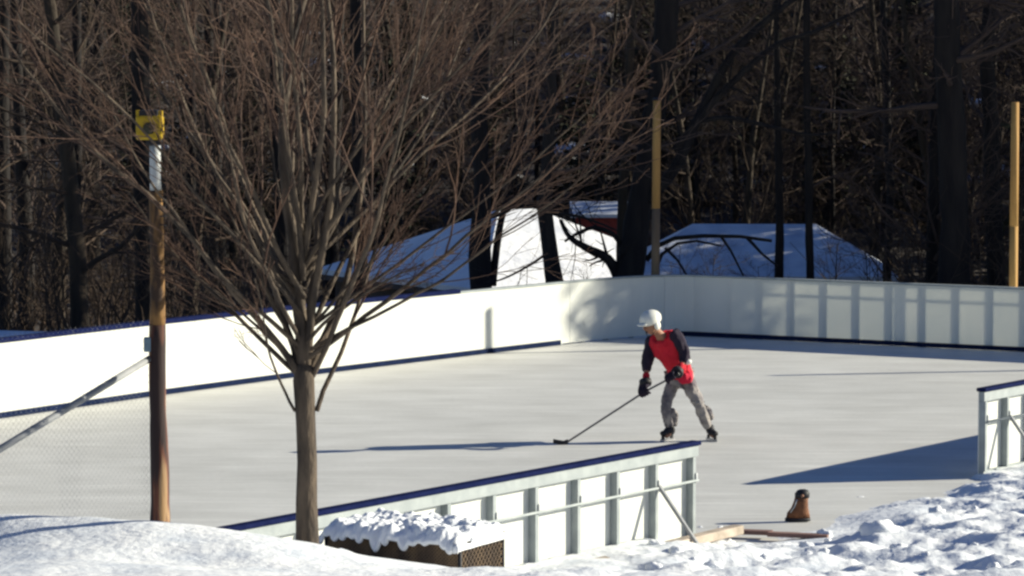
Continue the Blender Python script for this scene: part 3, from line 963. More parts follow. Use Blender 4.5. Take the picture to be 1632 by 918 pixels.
trunk(66, [(1000, 445), (1012, 380), (1022, 310), (1032, 240), (1050, 150), (1060, 60), (1064, -10)], [48, 44, 36, 34, 36, 38, 38], 'bare_tree', 'thickest dark trunk with drooping low limbs, left of the far corner pole', extra=14, seed=4,
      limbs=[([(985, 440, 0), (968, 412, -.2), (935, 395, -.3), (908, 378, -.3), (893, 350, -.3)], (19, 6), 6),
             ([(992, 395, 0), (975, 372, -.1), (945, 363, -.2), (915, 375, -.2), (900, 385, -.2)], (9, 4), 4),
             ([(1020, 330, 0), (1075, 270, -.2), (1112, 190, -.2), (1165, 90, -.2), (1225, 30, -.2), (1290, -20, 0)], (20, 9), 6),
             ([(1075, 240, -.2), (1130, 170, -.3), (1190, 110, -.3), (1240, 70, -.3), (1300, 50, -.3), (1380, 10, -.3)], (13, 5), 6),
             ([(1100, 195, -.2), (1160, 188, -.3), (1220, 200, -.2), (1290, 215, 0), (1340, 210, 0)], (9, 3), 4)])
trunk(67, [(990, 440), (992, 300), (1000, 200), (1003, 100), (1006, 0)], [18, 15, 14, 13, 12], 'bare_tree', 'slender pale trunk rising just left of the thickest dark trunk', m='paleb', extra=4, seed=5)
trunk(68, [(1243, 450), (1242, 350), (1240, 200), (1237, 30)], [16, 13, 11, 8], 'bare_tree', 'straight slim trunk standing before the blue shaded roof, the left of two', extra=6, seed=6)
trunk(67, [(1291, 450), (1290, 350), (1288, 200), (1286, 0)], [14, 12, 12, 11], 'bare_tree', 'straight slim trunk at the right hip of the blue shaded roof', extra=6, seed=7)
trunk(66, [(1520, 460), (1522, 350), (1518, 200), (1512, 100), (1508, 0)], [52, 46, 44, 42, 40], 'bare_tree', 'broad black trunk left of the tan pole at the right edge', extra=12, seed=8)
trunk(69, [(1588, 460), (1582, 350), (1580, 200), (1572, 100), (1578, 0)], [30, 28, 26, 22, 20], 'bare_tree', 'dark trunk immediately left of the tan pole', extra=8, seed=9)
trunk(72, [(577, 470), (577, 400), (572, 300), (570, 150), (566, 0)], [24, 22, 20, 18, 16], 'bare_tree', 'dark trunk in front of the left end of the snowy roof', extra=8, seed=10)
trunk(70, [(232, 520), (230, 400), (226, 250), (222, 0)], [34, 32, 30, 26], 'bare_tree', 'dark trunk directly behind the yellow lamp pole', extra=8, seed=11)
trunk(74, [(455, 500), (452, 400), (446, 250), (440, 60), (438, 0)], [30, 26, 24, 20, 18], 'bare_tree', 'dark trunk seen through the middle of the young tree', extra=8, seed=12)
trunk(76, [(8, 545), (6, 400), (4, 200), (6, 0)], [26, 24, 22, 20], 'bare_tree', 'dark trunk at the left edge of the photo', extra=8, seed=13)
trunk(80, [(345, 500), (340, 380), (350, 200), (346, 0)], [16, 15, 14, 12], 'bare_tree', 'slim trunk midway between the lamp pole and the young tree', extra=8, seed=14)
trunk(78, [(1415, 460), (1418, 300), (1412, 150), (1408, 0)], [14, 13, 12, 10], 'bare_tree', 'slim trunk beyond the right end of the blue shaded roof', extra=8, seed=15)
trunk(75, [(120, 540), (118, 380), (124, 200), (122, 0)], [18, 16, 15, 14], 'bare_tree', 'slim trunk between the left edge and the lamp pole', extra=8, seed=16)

# fallen branch arching behind the far corner
mb = MB()
def arch(mb, pl, w0, w1, Y):
    P = [at(x, y, Y) for x, y in pl]; n = len(P)
    mb.tube(P, [(w0 + (w1 - w0) * i / (n - 1)) / 2 * Y / F for i in range(n)], 7)
arch(mb, [(1030, 415), (1048, 392), (1075, 380), (1120, 376), (1180, 377), (1230, 384)], 9, 5, 66)
arch(mb, [(1040, 440), (1055, 405), (1080, 388), (1110, 384), (1150, 392)], 7, 3, 66)
arch(mb, [(1060, 395), (1080, 415), (1095, 440)], 5, 3, 66)
arch(mb, [(1150, 378), (1165, 400), (1185, 440)], 5, 3, 66)
arch(mb, [(1190, 378), (1215, 405), (1240, 425)], 6, 3, 66)
o = mb.build('fallen_branch', M['bark']); tag(o, 'dark fallen branch arching over the snow right of the far corner pole', 'branch')

# ------------------------------------------------------------------ undergrowth
rng = random.Random(5)
mb = MB(); cntb = 0
for k in range(6000):
    Y = rng.uniform(84, 250) if rng.random() < .85 else rng.uniform(64, 84)
    hw = Y * .16; X = rng.uniform(-hw, hw)
    px = 816 + 5500 * X / Y
    if Y < 118 and 480 < px < 1430: continue
    z = far_h(np.array([X]), np.array([Y]))[0]
    h = rng.uniform(.6, 3.4)
    p = Vector((X, Y, z - .05)); d = Vector((rng.gauss(0, .35), rng.gauss(0, .35), 1)).normalized()
    pts = [p]; 
    for i in range(3):
        d = (d + Vector((rng.gauss(0, .2), rng.gauss(0, .2), 0))).normalized(); pts.append(pts[-1] + d * h / 3)
    mb.tube(pts, [.022, .016, .012, .008], 3, cap=False)
    for j in range(5):
        i = rng.randrange(1, 3); q = pts[i].lerp(pts[i + 1], rng.random())
        e = (d + Vector((rng.gauss(0, .7), rng.gauss(0, .7), rng.gauss(0, .4)))).normalized() * h * rng.uniform(.2, .5)
        mb.tube([q, q + e * .5, q + e + Vector((0, 0, .05))], [.010, .008, .006], 3, cap=False)
o = mb.build('undergrowth', M['fartwig2']); tag(o, 'tangled brown undergrowth covering the wooded hillside', 'undergrowth', kind='stuff')

# ------------------------------------------------------------------ houses
def plane(mb, pts, th=.18):
    """roof slab with thickness"""
    pts = [Vector(p) for p in pts]; dn = Vector((0, 0, -th))
    mb.quad(pts); mb.quad([p + dn for p in pts][::-1])
    for i in range(len(pts)):
        a, b = pts[i], pts[(i + 1) % len(pts)]
        mb.quad([a, a + dn, b + dn, b])

def wall_window(root_wall, a, b, z, w, h, t):
    """window on wall from a to b at fraction t"""
    d = (b - a); d.z = 0; d.normalize(); n = Vector((d.y, -d.x, 0))
    c = a.lerp(b, t); c = Vector((c.x, c.y, z))
    mb = MB(); mb.box(c - d * w / 2 + n * .002, d * w, n * .05, (0, 0, h)); fr = mb.build('window', M['trim'], root_wall)
    mb = MB(); mb.box(c - d * (w / 2 - .08) + n * .055 + Vector((0, 0, .08)), d * (w - .16), n * .01, (0, 0, h - .16)); mb.build('pane', M['glass'], fr)

def hip_house(C, dirx, diry, lx, ly, rise, wallh, ridge_dir, inset, label, wm, over=.45, roofm='roofsnow'):
    """C = near eave corner; dirx, diry horizontal unit vectors along the two visible eaves"""
    o = empty('house', (C.x, C.y, C.z - wallh), label, 'house')
    Z = Vector((0, 0, 1))
    A = C; B = C + diry * ly; D = C + dirx * lx; E = D + diry * ly
    if ridge_dir == 'y':
        r0 = C + dirx * lx / 2 + diry * inset + Z * rise; r1 = C + dirx * lx / 2 + diry * (ly - inset) + Z * rise
        polys = [[A, r0, D], [B, E, r1], [A, B, r1, r0], [D, r0, r1, E]]
    mb = MB()
    for pl in polys:
        n = (pl[1] - pl[0]).cross(pl[2] - pl[0])
        if n.z < 0: pl = pl[::-1]
        plane(mb, pl, .16)
    mb.build('roof', M[roofm], o)
    # gutter board under the eaves
    ce = [A, B, E, D]
    mb = MB()
    for i in range(4):
        a, b = ce[i], ce[(i + 1) % 4]; d = (b - a).normalized(); n = Vector((d.y, -d.x, 0))
        if (a + b - (A + E)).dot(n) < 0: n = -n
        mb.box(a - Z * .32 + n * .01, b - a, n * .05, Z * .15)
    mb.build('gutter_board', M['brick'], o)
    ins = [c + ((A + E) / 2 - c).normalized() * over * 1.41 for c in ce]
    mb = MB()
    for i in range(4):
        a, b = ins[i], ins[(i + 1) % 4]
        q = [a - Z * wallh, b - Z * wallh, b - Z * .17, a - Z * .17]
        mb.quad(q)
    w = mb.build('wall', wm, o)
    return o, w, ins

C1 = at(770, 462, 100.0)
dx = Vector((-.513, .858, 0)).normalized(); dy = Vector((.858, .513, 0)).normalized()
h1, w1, ins1 = hip_house(C1, dx, dy, 10.4, 8.5, 2.0, 2.6, 'y', 3.6, 'low brown house with a snow covered hip roof, left of the thickest trunk', M['brick'], roofm='sunsnow')
for t in (.25, .6):
    wall_window(w1, ins1[3], ins1[0], C1.z - 1.75, 1.2, 1.0, t)
C2 = at(985, 440, 95.0)
e2 = at(1425, 446, 1.0); 
dy2 = Vector((1, -.035, 0)).normalized(); dx2 = Vector((.035, 1, 0)).normalized()
L2 = (1425 - 985) / F * 95
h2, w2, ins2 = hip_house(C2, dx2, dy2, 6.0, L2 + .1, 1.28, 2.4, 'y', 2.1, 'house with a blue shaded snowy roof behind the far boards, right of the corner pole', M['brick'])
wall_window(w2, ins2[0], ins2[1], C2.z - 1.6, 1.0, .9, .7)

def shed(px, py, Y, w, h, wm, label):
    c = at(px, py, Y); z = hgt(c.x, c.y)
    top = c.z
    o = empty('shed', (c.x, c.y, z), label, 'shed')
    mb = MB(); mb.box((c.x - w / 2, c.y, z - .2), (w, 0, 0), (0, 2.2, 0), (0, 0, top - z + .2)); wl = mb.build('wall', wm, o)
    mb = MB(); a = w / 2 + .2
    plane(mb, [(c.x - a, c.y - .2, top), (c.x + a, c.y - .2, top), (c.x + a, c.y + 1.1, top + h), (c.x - a, c.y + 1.1, top + h)], .12)
    plane(mb, [(c.x + a, c.y + 2.4, top), (c.x - a, c.y + 2.4, top), (c.x - a, c.y + 1.1, top + h), (c.x + a, c.y + 1.1, top + h)], .12)
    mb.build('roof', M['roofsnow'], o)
    mb = MB(); mb.box((c.x - .25, c.y - .04, z), (.5, 0, 0), (0, .035, 0), (0, 0, min(1.8, top - z - .1))); mb.build('door', M['trim'], wl)
shed(965, 341, 118, 2.0, .38, M['redwall'], 'small red shed with snow on its roof above the low roof ridge')
shed(1447, 330, 150, 1.0, .3, M['bluewall'], 'small pale blue shed deep in the wood, right of the blue shaded roof')

# snow lumps caught on the hillside
rng = random.Random(78); src_ = None
for k in range(46):
    px = rng.uniform(0, 1632); py = rng.uniform(20, 330)
    if 440 < px < 1430 and py > 300: continue
    for Yt in np.arange(118, 320, 1.0):
        c = at(px, py, Yt)
        if hgt(c.x, c.y) >= c.z - .1: break
    if src_ is None:
        mb = MB(); mb.ell((0, 0, 0), (.5, .35, .22), nu=14, nv=8, fn=lambda p: p * (1 + .5 * mn.noise(p * 2.6)))
        o = src_ = mb.build('snow_lump', M['sunsnow']); tag(o, 'small patch of snow on the dark wooded hillside', 'snow patch', 'small snow patches on the wooded hillside')
    else:
        o = src_.copy(); COL.objects.link(o)
    o.location = c + Vector((0, 0, .25)); q_ = rng.uniform(.5, 1.7); o.scale = (q_ * rng.uniform(.8, 1.5), q_, q_); o.rotation_euler = (0, 0, rng.uniform(-.5, .5))
for px, Y, q_ in [(1080, 76, .20), (1140, 80, .24), (1205, 78, .2), (1335, 80, .26), (1375, 78, .24), (1400, 74, .22), (660, 84, .24), (930, 80, .2)]:
    c = at(px, 440, Y); z = hgt(c.x, c.y)
    o = place(protos[2], (c.x, c.y, z), px, q_ * 1.6); o['label'] = 'low leafless sapling just behind the far boards, before the snowy roofs'; o['group'] = 'saplings before the snowy roofs'
rng = random.Random(77)
for (px, py, Y, r, lb_) in [(908, 250, 128, .75, 'large pale snow mound on the hillside above the crooked trunk'), (1100, 80, 170, .9, 'high snow mound on the hillside right of the thickest trunk'),
                       (1390, 240, 150, .5, 'small snow mound on the hillside above the blue shaded roof'), (1275, 220, 150, .35, 'tiny snow mound between the two slim trunks')]:
    c = at(px, py, Y)
    mb = MB()
    mb.ell((0, 0, 0), (r * 1.3, r, r * .7), nu=20, nv=12, fn=lambda p: p * (1 + .35 * mn.noise(p * 2.3 + Vector((px, 0, 0)))))
    z = hgt(c.x, c.y)
    # slide along the sight line until it meets the hill
    for Yt in np.arange(90, 320, 1.0):
        c = at(px, py, Yt)
        if hgt(c.x, c.y) >= c.z - .1: break
    sc_ = Yt / Y
    o = mb.build('snow_mound', M['roofsnow']); o.location = c; o.scale = (sc_, sc_, sc_)
    tag(o, lb_, 'snow mound')

# ------------------------------------------------------------------ bin with snow on top
Z = Vector((0, 0, 1))
br = at(733, 869, 28.0); bl = at(520, 858, 28.6)
bdir = (bl - br); bdir.z = 0; blen = bdir.length; bdir.normalize(); bback = Vector((bdir.y, -bdir.x, 0))
if bback.y < 0: bback = -bback
btz = br.z
wb = empty('netting_bin', Vector((br.x, br.y, btz - .5)), 'low brown bin of woven netting half buried in snow before the near boards', 'bin')
bw = .74
def lattice(mb, o, a, h, na, nh, r):
    a = Vector(a); la = a.length; ad = a / la
    st_ = la / na; k = -h
    while k < la:
        for sg in (0, 1):
            s0, s1 = (k, k + h) if sg == 0 else (k + h, k)
            ds = s1 - s0
            t0 = max(0, min((0 - s0) / ds, (la - s0) / ds)); t1 = min(1, max((0 - s0) / ds, (la - s0) / ds))
            if t1 > t0 + .02:
                f = lambda t: o + ad * (s0 + ds * t) + Z * (h * t)
                mb.tube([f(t0), f(t1)], r, 4, cap=False)
        k += st_
mb = MB(); p0 = br - Z * .5
mb.box(p0 + bback * .012 + bdir * .012, bdir * (blen - .024), bback * (bw - .024), Z * .485); mb.build('lining', M['weave'], wb)
mb = MB(); lattice(mb, p0, bdir * blen, .5, 40, 1, .006); lattice(mb, p0, bback * bw, .5, 12, 1, .006); lattice(mb, p0 + bdir * blen, bback * bw, .5, 12, 1, .006)
mb.build('netting', M['greywood'], wb)
for q in (p0, p0 + bback * bw, p0 + bdir * blen, p0 + bdir * blen + bback * bw):
    mb = MB(); mb.tube([q, q + Z * .52], .016, 8); mb.build('corner_post', M['dark'], wb)
mb = MB(); 
for a_, b_ in ((p0, p0 + bdir * blen), (p0, p0 + bback * bw), (p0 + bback * bw, p0 + bback * bw + bdir * blen)):
    mb.tube([a_ + Z * .5, b_ + Z * .5], .013, 6)
mb.build('rim', M['dark'], wb)
# snow cap: heightfield slab with drooping front edge
mb = MB(); nu, nv = 180, 70; rows = []
for i in range(nu + 1):
    row = []
    for j in range(nv + 1):
        s = -.04 + (blen + .08) * i / nu; t = -.10 + (bw + .16) * j / nv
        e = min((s + .04), (blen + .04 - s)) ; et = min(t + .10, bw + .06 - t)
        edge = min(1, max(0, min(e, et) / .09)) ** .5
        n_ = mn.fractal(Vector((s * 5, t * 5, 2)), 1, 2, 4)
        n2 = mn.noise(Vector((s * 10, t * 10, 7)))
        droop = 0
        if t < .02:
            dl_ = max(0, mn.noise(Vector((s * 7.5, 0, 3))) + .05 + .45 * mn.noise(Vector((s * 19, 0, 8)))) * .17 * min(1, (.02 - t) / .1)
            droop = dl_
        if s < .02: droop += .05
        n3 = mn.noise(Vector((s * 30, t * 30, 1)))
        p = br + bdir * s + bback * t + Z * (.012 + edge * (.095 + n_ * .045 + n2 * .03 + n3 * .014) - droop)
        row.append(len(mb.v)); mb.v.append(tuple(p))
    rows.append(row)
for i in range(nu):
    for j in range(nv):
        mb.f.append((rows[i][j], rows[i + 1][j], rows[i + 1][j + 1], rows[i][j + 1])[::-1]); mb.sm.append(True)
o = mb.build('snow_drift', M['snow']); 
sm = o.modifiers.new('thick', 'SOLIDIFY'); sm.thickness = .03; sm.offset = -1
tag(o, 'lumpy cap of snow lying on the brown netting bin', 'snow')

# ------------------------------------------------------------------ snow chunks
rng = random.Random(21)
def chunk(loc, r, label, group=None, seed=0):
    mb = MB(); mb.ell((0, 0, 0), (r * 1.25, r, r * .75), nu=18, nv=11, fn=lambda p: p * (1 + .45 * mn.noise(p * 1.9 + Vector((seed, 3, 0)))))
    o = mb.build('snow_chunk', M['snow']); o.location = loc; return tag(o, label, 'snow chunk', group)
def hit(px, py):
    for k in range(400):
        Yt = 26 + k * .05; p = at(px, py, Yt)
        if p.z < hgt(p.x, p.y): return p
    return p
c = hit(1400, 858); chunk(c + Vector((0, 0, .06)), .17, 'largest bright chunk of snow lying right of the boot', None, 1)
srcs = []
for k in range(30):
    px = rng.uniform(1000, 1632); py = rng.uniform(845, 918) if px < 1350 else rng.uniform(790, 918)
    c = hit(px, py); r = rng.uniform(.035, .085)
    if k < 5: o = chunk(c, .06, 'small lump of broken snow in the trampled snow on the right', 'small lumps of broken snow', k * 7); srcs.append(o)
    else:
        o = srcs[k % 5].copy(); COL.objects.link(o); o.location = c
    s = r / .06; o.scale = (s, s, s); o.rotation_euler = (0, 0, rng.random() * 6)

# planks by the gate
def plankobj(a, b, w, z, label, m='plank'):
    A = gz(*a, z); B = gz(*b, z); d = B - A; n = Vector((d.y, -d.x, 0)).normalized()
    mb = MB(); mb.box(A, d, n * w, Z * .045); o = mb.build('plank', M[m], bevel=.005); tag(o, label, 'plank')
plankobj((1150, 848), (1232, 851), .13, .045, 'reddish brown plank half sunk in the snow, left of the boot')
plankobj((1226, 853), (1322, 857), .12, .05, 'darker brown plank lying in the snow in front of the boot')

# ------------------------------------------------------------------ boot
bc = gz(1272, 830, .01)
bo = empty('boot', bc, 'tan boot with a dark collar standing on the ice by the gate', 'boot')
mb = MB()
prof = [(0, 0, .035, .060, .135), (0, 0, .09, .062, .125), (.018, 0, .15, .060, .096), (.030, 0, .22, .062, .080), (.04, 0, .27, .064, .078)]
def loops(mb, rings, nsd=18):
    n0 = len(mb.v)
    for cx, cy, z, ry, rx in rings:
        for j in range(nsd):
            a = 2 * math.pi * j / nsd
            mb.v.append((bc.x + cx + rx * math.cos(a), bc.y + cy + ry * math.sin(a), bc.z + z))
    for i in range(len(rings) - 1):
        for j in range(nsd):
            a = n0 + i * nsd + j; b = n0 + i * nsd + (j + 1) % nsd
            mb.f.append((a, b, b + nsd, a + nsd)); mb.sm.append(True)
    mb.f.append(tuple(n0 + j for j in range(nsd))[::-1]); mb.sm.append(False)
    mb.f.append(tuple(n0 + (len(rings) - 1) * nsd + j for j in range(nsd))); mb.sm.append(False)
loops(mb, prof); mb.build('shaft', M['tan'], bo)
mb = MB(); loops(mb, [(-.005, 0, 0, .066, .145), (-.005, 0, .034, .064, .142)]); mb.build('sole', M['dark'], bo)
mb = MB(); loops(mb, [(.042, 0, .262, .069, .082), (.045, 0, .31, .072, .084), (.05, 0, .345, .05, .06), (.05, 0, .355, .03, .035)]); mb.build('collar', M['dark'], bo)
mb = MB(); mb.tube([bc + Vector((-.09, -.05, .10)), bc + Vector((-.045, -.065, .17)), bc + Vector((-.02, -.065, .25))], .007, 6); mb.build('lace', M['tag'], bo)
mb = MB(); mb.tube([bc + Vector((.03, -.07, .28)), bc + Vector((.05, -.078, .30))], .014, 8); mb.build('toggle', M['skin'], bo)

# ------------------------------------------------------------------ skater
PY = gz(1085, 703).y
def S(px, py, dd=0.0):
    return at(px, py, PY + dd)
PX0 = gz(1085, 703)
def skin(name, joints, edges, m, parent, root=0, sub=2):
    org = world_of(parent) if parent else Vector((0, 0, 0))
    me = bpy.data.meshes.new(name)
    me.from_pydata([tuple(j[0] - org) for j in joints], edges, []); me.update()
    o = bpy.data.objects.new(name, me); COL.objects.link(o)
    if parent: o.parent = parent
    sk = o.modifiers.new('skin', 'SKIN'); sk.use_smooth_shade = True
    if not me.skin_vertices: 
        pass
    for i, j in enumerate(joints):
        r = j[1]; r = (r, r) if not hasattr(r, '__len__') else r
        sv = me.skin_vertices[0].data[i]; sv.radius = r; sv.use_root = (i == root)
    sb = o.modifiers.new('sub', 'SUBSURF'); sb.levels = sub; sb.render_levels = sub
    me.materials.append(m)
    return o

def skin_mesh(name, joints, edges, m, parent, root=0, sub=2, fold=0):
    """grow the surface, then freeze it into a plain mesh"""
    me = bpy.data.meshes.new(name)
    org = world_of(parent) if parent else Vector((0, 0, 0))
    me.from_pydata([tuple(j[0] - org) for j in joints], edges, []); me.update()
    o = bpy.data.objects.new(name, me); COL.objects.link(o)
    # a skin layer is made when the modifier is added through the data API only via bmesh
    import bmesh
    bm = bmesh.new(); bm.from_mesh(me)
    lay = bm.verts.layers.skin.verify()
    bm.verts.ensure_lookup_table()
    for i, j in enumerate(joints):
        r = j[1]; r = (r, r) if not hasattr(r, '__len__') else r
        bm.verts[i][lay].radius = r; bm.verts[i][lay].use_root = (i == root)
    bm.to_mesh(me); bm.free()
    sk = o.modifiers.new('skin', 'SKIN'); sk.use_smooth_shade = True
    sb = o.modifiers.new('sub', 'SUBSURF'); sb.levels = sub; sb.render_levels = sub
    dg = bpy.context.evaluated_depsgraph_get(); dg.update()
    ev = o.evaluated_get(dg)
    nm = bpy.data.meshes.new_from_object(ev)
    o.modifiers.clear(); o.data = nm
    nm.materials.clear(); nm.materials.append(m)
    nm.polygons.foreach_set('use_smooth', [True] * len(nm.polygons))
    if fold:
        nm.update()
        for v in nm.vertices:
            c = v.co
            v.co = c + v.normal * (fold * (mn.noise(Vector((c.x * 16, c.y * 16, c.z * 7))) + .6 * abs(mn.noise(Vector((c.x * 9 + c.z * 14, c.y * 9, c.z * 16))))))
        nm.update()
    if parent: o.parent = parent
    return o

J = dict(pel=S(1083, 600, .12), spi=S(1074, 573, .02), che=S(1062, 549, -.10), nec=S(1052, 534, -.22), nk2=S(1046, 527, -.27), hed=S(1038, 519, -.33), hdt=S(1036, 508, -.36),
         shr=S(1039, 545, .02), elr=S(1031, 581, -.08), wrr=S(1029, 611, -.22), har=S(1028, 624, -.26),
         shl=S(1077, 534, -.24), ell=S(1094, 569, -.24), wrl=S(1079, 594, -.42), hal=S(1070, 602, -.46),
         hir=S(1073, 604, .16), knr=S(1061, 646, -.04), anr=S(1068, 688, .04), ter=S(1061, 697, -.06),
         hil=S(1094, 603, .06), knl=S(1116, 648, -.06), anl=S(1131, 688, .04), tel=S(1139, 697, -.04))
person = empty('person', (PX0.x, PX0.y, 0), 'hockey player in white helmet, red and black jersey and grey pants, bending over a stick', 'person')
K = list(J.keys()); ix = {k: i for i, k in enumerate(K)}
rad = dict(pel=(.13, .11), spi=(.12, .10), che=(.155, .11), nec=.065, nk2=.055, hed=.085, hdt=.07, shr=.06, elr=.043, wrr=.032, har=.036, shl=.06, ell=.043, wrl=.032, hal=.036,
           hir=.088, knr=.058, anr=.04, ter=.035, hil=.088, knl=.058, anl=.04, tel=.035)
ed = [('pel', 'spi'), ('spi', 'che'), ('che', 'nec'), ('nec', 'nk2'), ('nk2', 'hed'), ('hed', 'hdt'), ('che', 'shr'), ('shr', 'elr'), ('elr', 'wrr'), ('wrr', 'har'), ('che', 'shl'), ('shl', 'ell'), ('ell', 'wrl'), ('wrl', 'hal'),
      ('pel', 'hir'), ('hir', 'knr'), ('knr', 'anr'), ('anr', 'ter'), ('pel', 'hil'), ('hil', 'knl'), ('knl', 'anl'), ('anl', 'tel')]
skin_mesh('body', [(J[k], rad[k]) for k in K], [(ix[a], ix[b]) for a, b in ed], M['skin'], person)
def chain(name, keys, m, edges=None, sub=2):
    jj = [(k if isinstance(k, Vector) else J[k], r) for k, r in keys]
    fo = dict(jersey=.022, sleeve=.018, pants=.024, hem=.02, pant_flap=.02).get(name, 0)
    return skin_mesh(name, jj, edges or [(i, i + 1) for i in range(len(jj) - 1)], m, person, 0, 4 if fo else sub, fo)
lerp = lambda a, b, t: J[a].lerp(J[b], t)
# jersey: torso with the flared hem
chain('jersey', [(J['pel'] + Vector((.015, -.02, -.04)), (.20, .185)), (J['pel'] + Vector((.01, -.02, .06)), (.20, .18)), (J['spi'] + Vector((.0, -.02, .02)), (.20, .17)), (J['che'] + Vector((0, -.02, 0)), (.215, .17)), (lerp('che', 'nec', .7), .125),
                 (lerp('che', 'shr', .9), .105), (lerp('che', 'shl', .9), .105)], M['red'], [(0, 1), (1, 2), (2, 3), (3, 4), (3, 5), (3, 6)])
chain('hem', [(J['pel'] + Vector((.05, -.15, .08)), (.13, .10)), (J['pel'] + Vector((.075, -.15, .0)), (.135, .11)), (J['pel'] + Vector((.08, -.12, -.07)), (.125, .10))], M['sunlitred'])  # brighter red paints the sunlight onto the jersey's hem
for a, b, c_ in (('shr', 'elr', 'wrr'), ('shl', 'ell', 'wrl')):
    s = chain('sleeve', [(J[a].lerp(J['che'], .25) + Vector((0, 0, .03)), .115), (J[a], .112), (J[a].lerp(J[b], .5), .092), (J[b], .080), (J[b].lerp(J[c_], .45), .062)], M['black'])
    chain('cuff', [(J[b].lerp(J[c_], .40), .060), (J[b].lerp(J[c_], .7), .052), (J[c_], .046)], M['red'])
pd = (J['hal'] - J['har'])
mb = MB(); mb.ell(J['ell'] + Vector((.02, -.05, -.06)), (.05, .04, .04)); mb.build('elbow_patch', M['helmet'], person)
# shorts / pants
chain('pants', [(J['pel'] + Vector((0, 0, -.02)), (.15, .13)), ('hir', .115), (lerp('hir', 'knr', .5), .092), ('knr', .078), (lerp('knr', 'anr', .45), .074), (lerp('knr', 'anr', .85), .066),
                ('hil', .115), (lerp('hil', 'knl', .5), .092), ('knl', .078), (lerp('knl', 'anl', .45), .082), (lerp('knl', 'anl', .85), .062)], M['greycloth'],
      [(0, 1), (1, 2), (2, 3), (3, 4), (4, 5), (0, 6), (6, 7), (7, 8), (8, 9), (9, 10)])
# flapping cloth at the calves
chain('pant_flap', [(lerp('knr', 'anr', .1) + Vector((.07, .02, 0)), .045), (lerp('knr', 'anr', .5) + Vector((.10, .03, 0)), .05), (lerp('knr', 'anr', .8) + Vector((.07, .02, 0)), .035)], M['greycloth'])
chain('pant_flap', [(lerp('knl', 'anl', .0) + Vector((.05, .02, 0)), .05), (lerp('knl', 'anl', .35) + Vector((.10, .03, 0)), .05), (lerp('knl', 'anl', .5) + Vector((.10, .03, -.02)), .03)], M['greycloth'])
# skates
def skate(ank, toe, tilt):
    d = (toe - ank); d.z = 0; d.normalize(); zb = .075
    foot = Vector((ank.x, ank.y, 0))
    j = [(ank + Vector((0, 0, .11)), .060), (ank + Vector((0, 0, .05)), .062), (Vector((ank.x, ank.y, zb + .055)), (.058, .055)), (foot - d * .05 + Z * (zb + .04), .045), (foot + d * .08 + Z * (zb + .04), (.050, .042)), (foot + d * .17 + Z * (zb + .03), (.045, .035))]
    s = skin_mesh('skate', j, [(0, 1), (1, 2), (2, 3), (2, 4), (4, 5)], M['dark'], person, 0, 2)
    sd = Vector((-d.y, d.x, 0))
    mb = MB(); mb.box(foot - d * .09 - sd * .0035 + Z * .002, d * .27, sd * .007, Z * .035); mb.build('blade', M['steel'], s)
    for q in (-.05, .11):
        mb = MB(); mb.box(foot + d * q - sd * .010 + Z * .03, d * .045, sd * .02, Z * .05); mb.build('blade_holder', M['dark'], s)
skate(J['anr'], J['ter'] + Vector((-.05, 0, 0)), 0)
skate(J['anl'], J['tel'] + Vector((.03, -.08, 0)), 0)
# head: face, ears, hair, helmet
hc = J['hed'].lerp(J['hdt'], .25)
HS = 1.24
look = Vector((-.72, -.62, -.30)).normalized()
side = look.cross(Z).normalized(); upv = side.cross(look).normalized()
rot = Matrix((side, look, upv)).transposed()
def hp(x, y, z): return hc + (side * x + look * y + upv * z) * HS
mb = MB()
mb.ell(hc + upv * -.01, (.090, .114, .137), rot, 20, 14, fn=lambda p: Vector((p.x * (1 - .22 * max(0, -p.z)), p.y, p.z)))
mb.ell(hp(0, .10, -.015), (.016, .026, .028), rot, 8, 6)
for s_ in (-1, 1): mb.ell(hp(s_ * .080, .0, -.015), (.01, .02, .03), rot, 8, 6)
mb.build('face', M['skin'], person)
for s_ in (-1, 1):
    mb = MB(); mb.ell(hp(s_ * .032, .088, .010), (.013, .008, .008), rot, 8, 6); mb.build('eye', M['hair'], person)
mb = MB(); mb.ell(hp(0, .088, -.065), (.026, .010, .007), rot, 8, 6); mb.build('mouth', M['hair'], person)
mb = MB(); mb.ell(hp(0, -.03, -.005), (.10, .10, .11), rot, 14, 9); mb.build('hair', M['hair'], person)
mb = MB()
mb.ell(hp(0, -.008, .052), (.134, .160, .122), rot, 24, 14, fn=lambda p: Vector((p.x, p.y, max(p.z, -.42))))
hel = mb.build('helmet', M['helmet'], person)
mb = MB(); mb.ell(hp(0, .125, .040), (.085, .055, .018), rot, 16, 8); mb.build('brim', M['helmet'], hel)
for s_ in (-1, 1):
    mb = MB(); mb.ell(hp(s_ * .092, -.005, -.015), (.026, .055, .062), rot, 12, 8); mb.build('ear_guard', M['helmet'], hel)
for s_ in (-1, 1):
    mb = MB(); mb.tube([hp(s_ * .095, .01, .02), hp(s_ * .085, .03, -.06), hp(s_ * .03, .06, -.118)], .006, 6); mb.build('chin_strap', M['dark'], hel)
# stick
s_top = S(1090, 597, -.47); s_low = S(903, 705, -.40)
s_low.z = .03
sd = (s_low - s_top).normalized()
stt = J['hal'] - sd * .16
